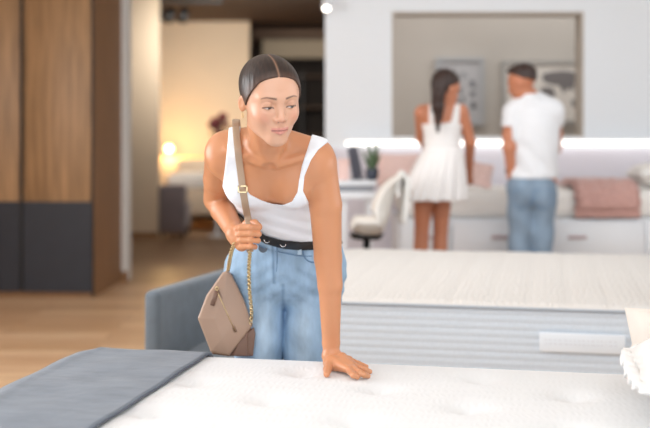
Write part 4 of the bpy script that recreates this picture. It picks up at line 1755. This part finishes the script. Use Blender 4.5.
# legs
for hx, kx_, ax_, sy_ in ((424, 421.5, 418, 0), (441.5, 440.5, 438, .03)):
    Fg.cone(gp(hx, 192, sy_), gp(kx_, 232, sy_), .072, .047, .01)
    Fg.cone(gp(kx_, 232, sy_), gp(kx_ - 1, 262, sy_ - .015), .047, .052, .01)
    Fg.cone(gp(kx_ - 1, 262, sy_ - .015), gp(ax_, 318, sy_), .056, .036, .02)
    Fg.cone(gp(ax_, 318, sy_), np.array([gp(ax_, 0)[0], DW + sy_ - .03, .035]), .036, .034, .02)
    Fg.cone(np.array([gp(ax_, 0)[0], DW + sy_ - .02, .035]), np.array([gp(ax_, 0)[0] + .01, DW + sy_ + .14, .026]), .033, .026, .02)
p, q = Fg.mesh(1)
arr_obj('body', (p - GO, q), M['skin_back'], girl)
# dress
Fg = Field((.42, 6.90, .7), (1.15, 7.65, 1.62), .0065)
girl_core(Fg)
Fg.d -= .010
zw = P(0, 150, DW)[2]
zh_ = P(0, 200, DW)[2]
Xc = gp(437, 0)[0]
X, Y, Z = Fg.grid()
t = np.clip((zw - Z) / (zw - zh_), 0, 1)
cxx = gp(443, 0)[0] + (gp(433, 0)[0] - gp(443, 0)[0]) * t
an = np.arctan2(Y - DW - .01, X - cxx)
rx = .128 + (.225 - .128) * t ** .75
ry = .100 + (.170 - .100) * t ** .75
fl = 1 + (.012 + .045 * t) * np.sin(an * 17 + 1.5 * np.sin(an * 3)) * (t > 0)
k0 = np.sqrt(((X - cxx) / rx) ** 2 + ((Y - DW - .01) / ry) ** 2)
ds = ((k0 - fl) * np.minimum(rx, ry)).astype(np.float32)
ds = np.maximum(ds, (Z - zw + 0 * X + 0 * Y).astype(np.float32))
ds = np.maximum(ds, -(ds + .006) * (Z < zh_ + .35) - 1.0 * (Z >= zh_ + .35)) if False else ds
Fg.clip((zw - .03 - Z + 0 * X + 0 * Y).astype(np.float32))
Fg.d = np.minimum(Fg.d, np.maximum(ds, (zh_ - Z + .004 * np.sin(an * 9)).astype(np.float32))).astype(np.float32)
# neckline: straight across the back with two straps
gx = 325 + F_PX * X / Y
gy = HOR + (H - Z) * F_PX / Y
pd = poly_sd(gx, gy, [(380, 230), (380, 124), (424, 123.5), (424, 124), (440, 124), (451, 122), (455, 104), (460.5, 104), (459, 124), (480, 128), (500, 230)]) * (Y / F_PX)
pd2 = poly_sd(gx, gy, [(429.0, 104), (433.5, 104), (434, 126), (429, 126)]) * (Y / F_PX)
Fg.clip(np.minimum(pd, pd2).astype(np.float32))
p, q = Fg.mesh(1)
arr_obj('sundress', (p - GO, q), M['dress'], girl)
# hair with a long tail down the back
Fg = Field(gc - [.22, .22, .40], gc + [.17, .19, .19], .006)
hp3 = lambda x, y, z: gc + .97 * (x * GR[0] + y * GR[1] + z * GR[2])
Fg.ell(hp3(0, -.018, .040), np.array([.081, .100, .088]), GR, 0)
X, Y, Z = Fg.grid()
qy = ((X - gc[0]) * GR[1][0] + (Y - gc[1]) * GR[1][1] + (Z - gc[2]) * GR[1][2])
qz = ((X - gc[0]) * GR[2][0] + (Y - gc[1]) * GR[2][1] + (Z - gc[2]) * GR[2][2])
Fg.clip((.72 * qy - .69 * qz + .008).astype(np.float32))
Fg.cone(gp(439, 86, -.04), gp(438.0, 106, -.11), .055, .038, .04)
Fg.cone(gp(438.5, 106, -.11), gp(437.5, 131, -.115), .038, .012, .03)
X, Y, Z = Fg.grid()
Fg.d -= (.003 * np.sin(X * 190 + 2 * np.sin(Z * 14))).astype(np.float32)
p, q = Fg.mesh(1)
arr_obj('hair', (p - GO, q), M['hair_back'], girl)
# ------------------------------------------------------------ small things around the drawer bed
zm = P(0, 190, 7.75)[2]


def sheet(name, path, x0, x1, material, parent, thick=.018, nx=30, amp=.006, fringe=0):
    path = spline(path, 8)
    pts = []
    n = len(path)
    for i in range(nx + 1):
        u = i / nx
        for j, (y, z) in enumerate(path):
            w_ = amp * math.sin(u * 19 + j * .35) + amp * .7 * math.sin(u * 7 - j * .5)
            pts.append((x0 + (x1 - x0) * u + .006 * math.sin(j * .8), y - abs(w_) * .6, z + abs(w_)))
    idx = np.arange((nx + 1) * n).reshape(nx + 1, n)
    q4 = np.stack([idx[:-1, :-1], idx[1:, :-1], idx[1:, 1:], idx[:-1, 1:]], -1).reshape(-1, 4)
    o = arr_obj(name, (np.array(pts), q4), material, parent)
    md = o.modifiers.new('t', 'SOLIDIFY')
    md.thickness = thick
    md.offset = 0
    return o


bx0, bx1 = P(575, 0, 7.7)[0], P(640, 0, 7.7)[0]
bl = empty('blanket', (0, 7.7, 0), 0, 'dusty pink knitted blanket folded over the white drawer bed', 'blanket')
zlow = P(0, 218, 7.68)[2]
sheet('throw', [(.62, zm + .02), (.4, zm + .022), (.2, zm + .03), (.08, zm + .028), (.025, zm - .012), (-.002, zm - .07), (-.006, zlow + .03), (-.006, zlow)], bx0, bx1, M['pink'], bl, .022)
sheet('throw_fold', [(.5, zm + .05), (.25, zm + .055), (.09, zm + .052), (.0, zm - .015), (-.026, zm - .07), (-.03, zlow + .06)], bx0 + .02, bx1 - .03, M['pink'], bl, .022, amp=.008)

pillow('pillow', 'plump white pillow at the right end of the drawer bed', (P(662, 0, 7.85)[0], 7.98, zm + .10), (math.radians(90), 0, math.radians(0)), .36, .42, .17, M['linen'])
pillow('cushion', 'pale pink cushion on the drawer bed behind the desk chair', (P(397, 0, 8.2)[0] + .02, 8.30, zm + .125), (math.radians(-18), 0, 0), .34, .25, .10, M['pale_pink'], cat='cushion')
pillow('cushion', 'small pink plush cushion under the hand of the woman in the dress', (P(480, 0, 7.95)[0], 7.97, zm + .10), (math.radians(-22), math.radians(12), 0), .19, .19, .10, M['pale_pink'], cat='cushion')

# dressing table with two tops
DT = 7.55
dt = empty('dressing_table', (P(330, 0, DT)[0], DT, 0), 0, 'white two-level desk beside the drawer bed', 'desk')
za, zb2 = P(0, 181, DT)[2], P(0, 192, DT)[2]
wx = P(377, 0, DT)[0] - P(330, 0, DT)[0]
box('desktop', (0, 0, za - .03), (wx, .5, za), M['white'], dt, bevel=.006)
box('rail', (.01, .03, zb2 + .002), (wx - .02, .48, za - .031), M['metal_grey'], dt)
box('drawer_shelf', (-.01, -.06, zb2 - .045), (wx - .01, .5, zb2), M['white'], dt, bevel=.005)
for x in (.08, wx - .07):
    for y in (-.03, .42):
        box('leg', (x, y, 0), (x + .035, y + .035, zb2 - .046), M['white'], dt)
# things on the desk
gb = empty('gift_box', (P(343.5, 0, DT)[0], DT + .12, za), 0, 'small pale pink box on the desk', 'box')
box('carton', (-.04, -.03, 0), (.04, .05, .12), M['pale_pink'], gb, bevel=.004)
box('lid', (-.043, -.033, .12), (.043, .053, .15), M['pale_pink'], gb, bevel=.004)
tb = empty('table_mirror', (P(359.5, 0, DT)[0], DT + .2, za), 0, 'slim grey tilted mirror standing on the desk beside the potted plant', 'mirror')
bm = bmesh.new()
add_box(bm, -.055, -.008, .015, .055, .008, .235, bevel=.006)
o = bm_obj('mirror_frame', bm, M['glass_dark'], tb, True)
o.rotation_euler = (math.radians(-8), math.radians(-8), math.radians(50))
box('stand', (-.05, -.04, 0), (.05, .05, .015), M['glass_dark'], tb, bevel=.004)
pp = empty('potted_plant', (P(374.5, 0, DT)[0] - .01, DT + .16, za), 0, 'small green plant in a dark pot on the desk', 'plant')
lathe('pot', [(.032, 0), (.044, .03), (.048, .075), (.044, .078), (.040, .06)], M['pot'], pp)
random.seed(9)
for k in range(11):
    a = k * 2.4
    ht = random.uniform(.11, .24)
    sp_ = random.uniform(.02, .055)
    base = np.array([.012 * math.cos(a), .012 * math.sin(a), .055])
    tipp = base + np.array([sp_ * math.cos(a), sp_ * math.sin(a), ht])
    bm = bmesh.new()
    prev = None
    for i in range(9):
        t = i / 8
        c_ = base + (tipp - base) * t + np.array([math.cos(a), math.sin(a), 0]) * .03 * t * t
        w_ = .017 * math.sin(math.pi * min(1, .08 + t * .92)) ** .8 + .001
        side = np.array([-math.sin(a), math.cos(a), 0])
        cur = [bm.verts.new(c_ - side * w_), bm.verts.new(c_ - np.array([0, 0, .003])), bm.verts.new(c_ + side * w_)]
        if prev:
            bm.faces.new((prev[0], prev[1], cur[1], cur[0]))
            bm.faces.new((prev[1], prev[2], cur[2], cur[1]))
        prev = cur
    o = bm_obj('leaf', bm, M['leaf'], pp, True)
    md = o.modifiers.new('t', 'SOLIDIFY')
    md.thickness = .0015

# white shell chair on a swivel base, turned to the desk
CD = 6.86
ch = empty('desk_chair', (P(373, 0, CD)[0], CD, 0), 0, 'cream shell swivel chair between the desk and the woman in the dress', 'chair')
prof = [P(x, y, CD) for x, y in ((351, 227), (357, 231), (368, 235), (380, 232), (387, 219), (391, 203), (396, 187), (402, 174))]
prof = spline([(p[0] - P(373, 0, CD)[0], p[2]) for p in prof], 6)
pts = []
NY = 22
for i, (x, z) in enumerate(prof):
    t = i / (len(prof) - 1)
    hw = .21 * (1 - .35 * max(0, t - .6) / .4) * (1 - .15 * max(0, .2 - t) / .2)
    for j in range(NY + 1):
        v = 2 * j / NY - 1
        lift = .10 * abs(v) ** 2.6 * (1 - abs(2 * t - 1) ** 4) + .01
        # sides curl up from the seat and forward from the back
        k = min(1, max(0, (t - .35) / .3))
        pts.append((x - lift * k, v * hw, z + lift * (1 - k)))
idx = np.arange(len(prof) * (NY + 1)).reshape(len(prof), NY + 1)
q4 = np.stack([idx[:-1, :-1], idx[1:, :-1], idx[1:, 1:], idx[:-1, 1:]], -1).reshape(-1, 4)
o = arr_obj('shell', (np.array(pts), q4), mat('cream_moulded_shell', (236, 230, 222), .45), ch)
md = o.modifiers.new('t', 'SOLIDIFY')
md.thickness = .016
zs = P(0, 236, CD)[2] + .012
bm = bmesh.new()
add_cyl(bm, (-.04, 0, .10), (-.04, 0, zs), .022)
add_cyl(bm, (-.04, 0, zs - .03), (-.04, 0, zs + .004), .09, .11)
bm_obj('stem', bm, M['black'], ch, True)
for k in range(5):
    a = k * 2 * math.pi / 5 + .3
    e_ = (-.04 + .22 * math.cos(a), .22 * math.sin(a), .06)
    l_ = tube('foot', [(-.04, 0, .11), (-.04 + .12 * math.cos(a), .12 * math.sin(a), .09), e_], .014, M['white'], ch, n=8)
    bm = bmesh.new()
    add_cyl(bm, (e_[0] - .012, e_[1], .027), (e_[0] + .012, e_[1], .027), .027)
    bm_obj('castor', bm, M['black'], l_, True)
thr = empty('throw', (P(399, 0, CD)[0], CD, 0), 0, 'cream knitted throw hanging over the back of the desk chair', 'throw')
xo = P(399, 0, CD)[0]
tp = [P(x, y, CD) for x, y in ((394.5, 196), (396.5, 184), (401.5, 173.5), (405.5, 178), (406, 192), (405, 208), (404, 224))]
tp = spline([(p[0] - xo, p[2] + .012) for p in tp], 6)
pts = []
for i, (x, z) in enumerate(tp):
    for j in range(25):
        v = 2 * j / 24 - 1
        pts.append((x + .008 * math.sin(v * 11 + i * .2) + (.0 if i < 18 else .012 * math.sin(v * 6)), v * .125, z + .004 * math.sin(v * 9)))
idx = np.arange(len(tp) * 25).reshape(len(tp), 25)
q4 = np.stack([idx[:-1, :-1], idx[1:, :-1], idx[1:, 1:], idx[:-1, 1:]], -1).reshape(-1, 4)
o = arr_obj('cloth', (np.array(pts), q4), M['linen'], thr)
md = o.modifiers.new('t', 'SOLIDIFY')
md.thickness = .014

# ------------------------------------------------------------ pillows at the right end of the near mattress
pillow('pillow', 'ruffled white pillow lying on the near mattress at the right edge', (1.06, 2.59, ZT + .104), (math.radians(-90), 0, RZ), .66, .50, .18, M['pillow_white'], flange=.03, wrinkle=.007)
pillow('pillow', 'smooth beige pillow standing behind the ruffled white pillow', (1.075, 2.955, ZT + .099), (math.radians(-14), 0, RZ), .52, .19, .10, M['pillow_beige'])
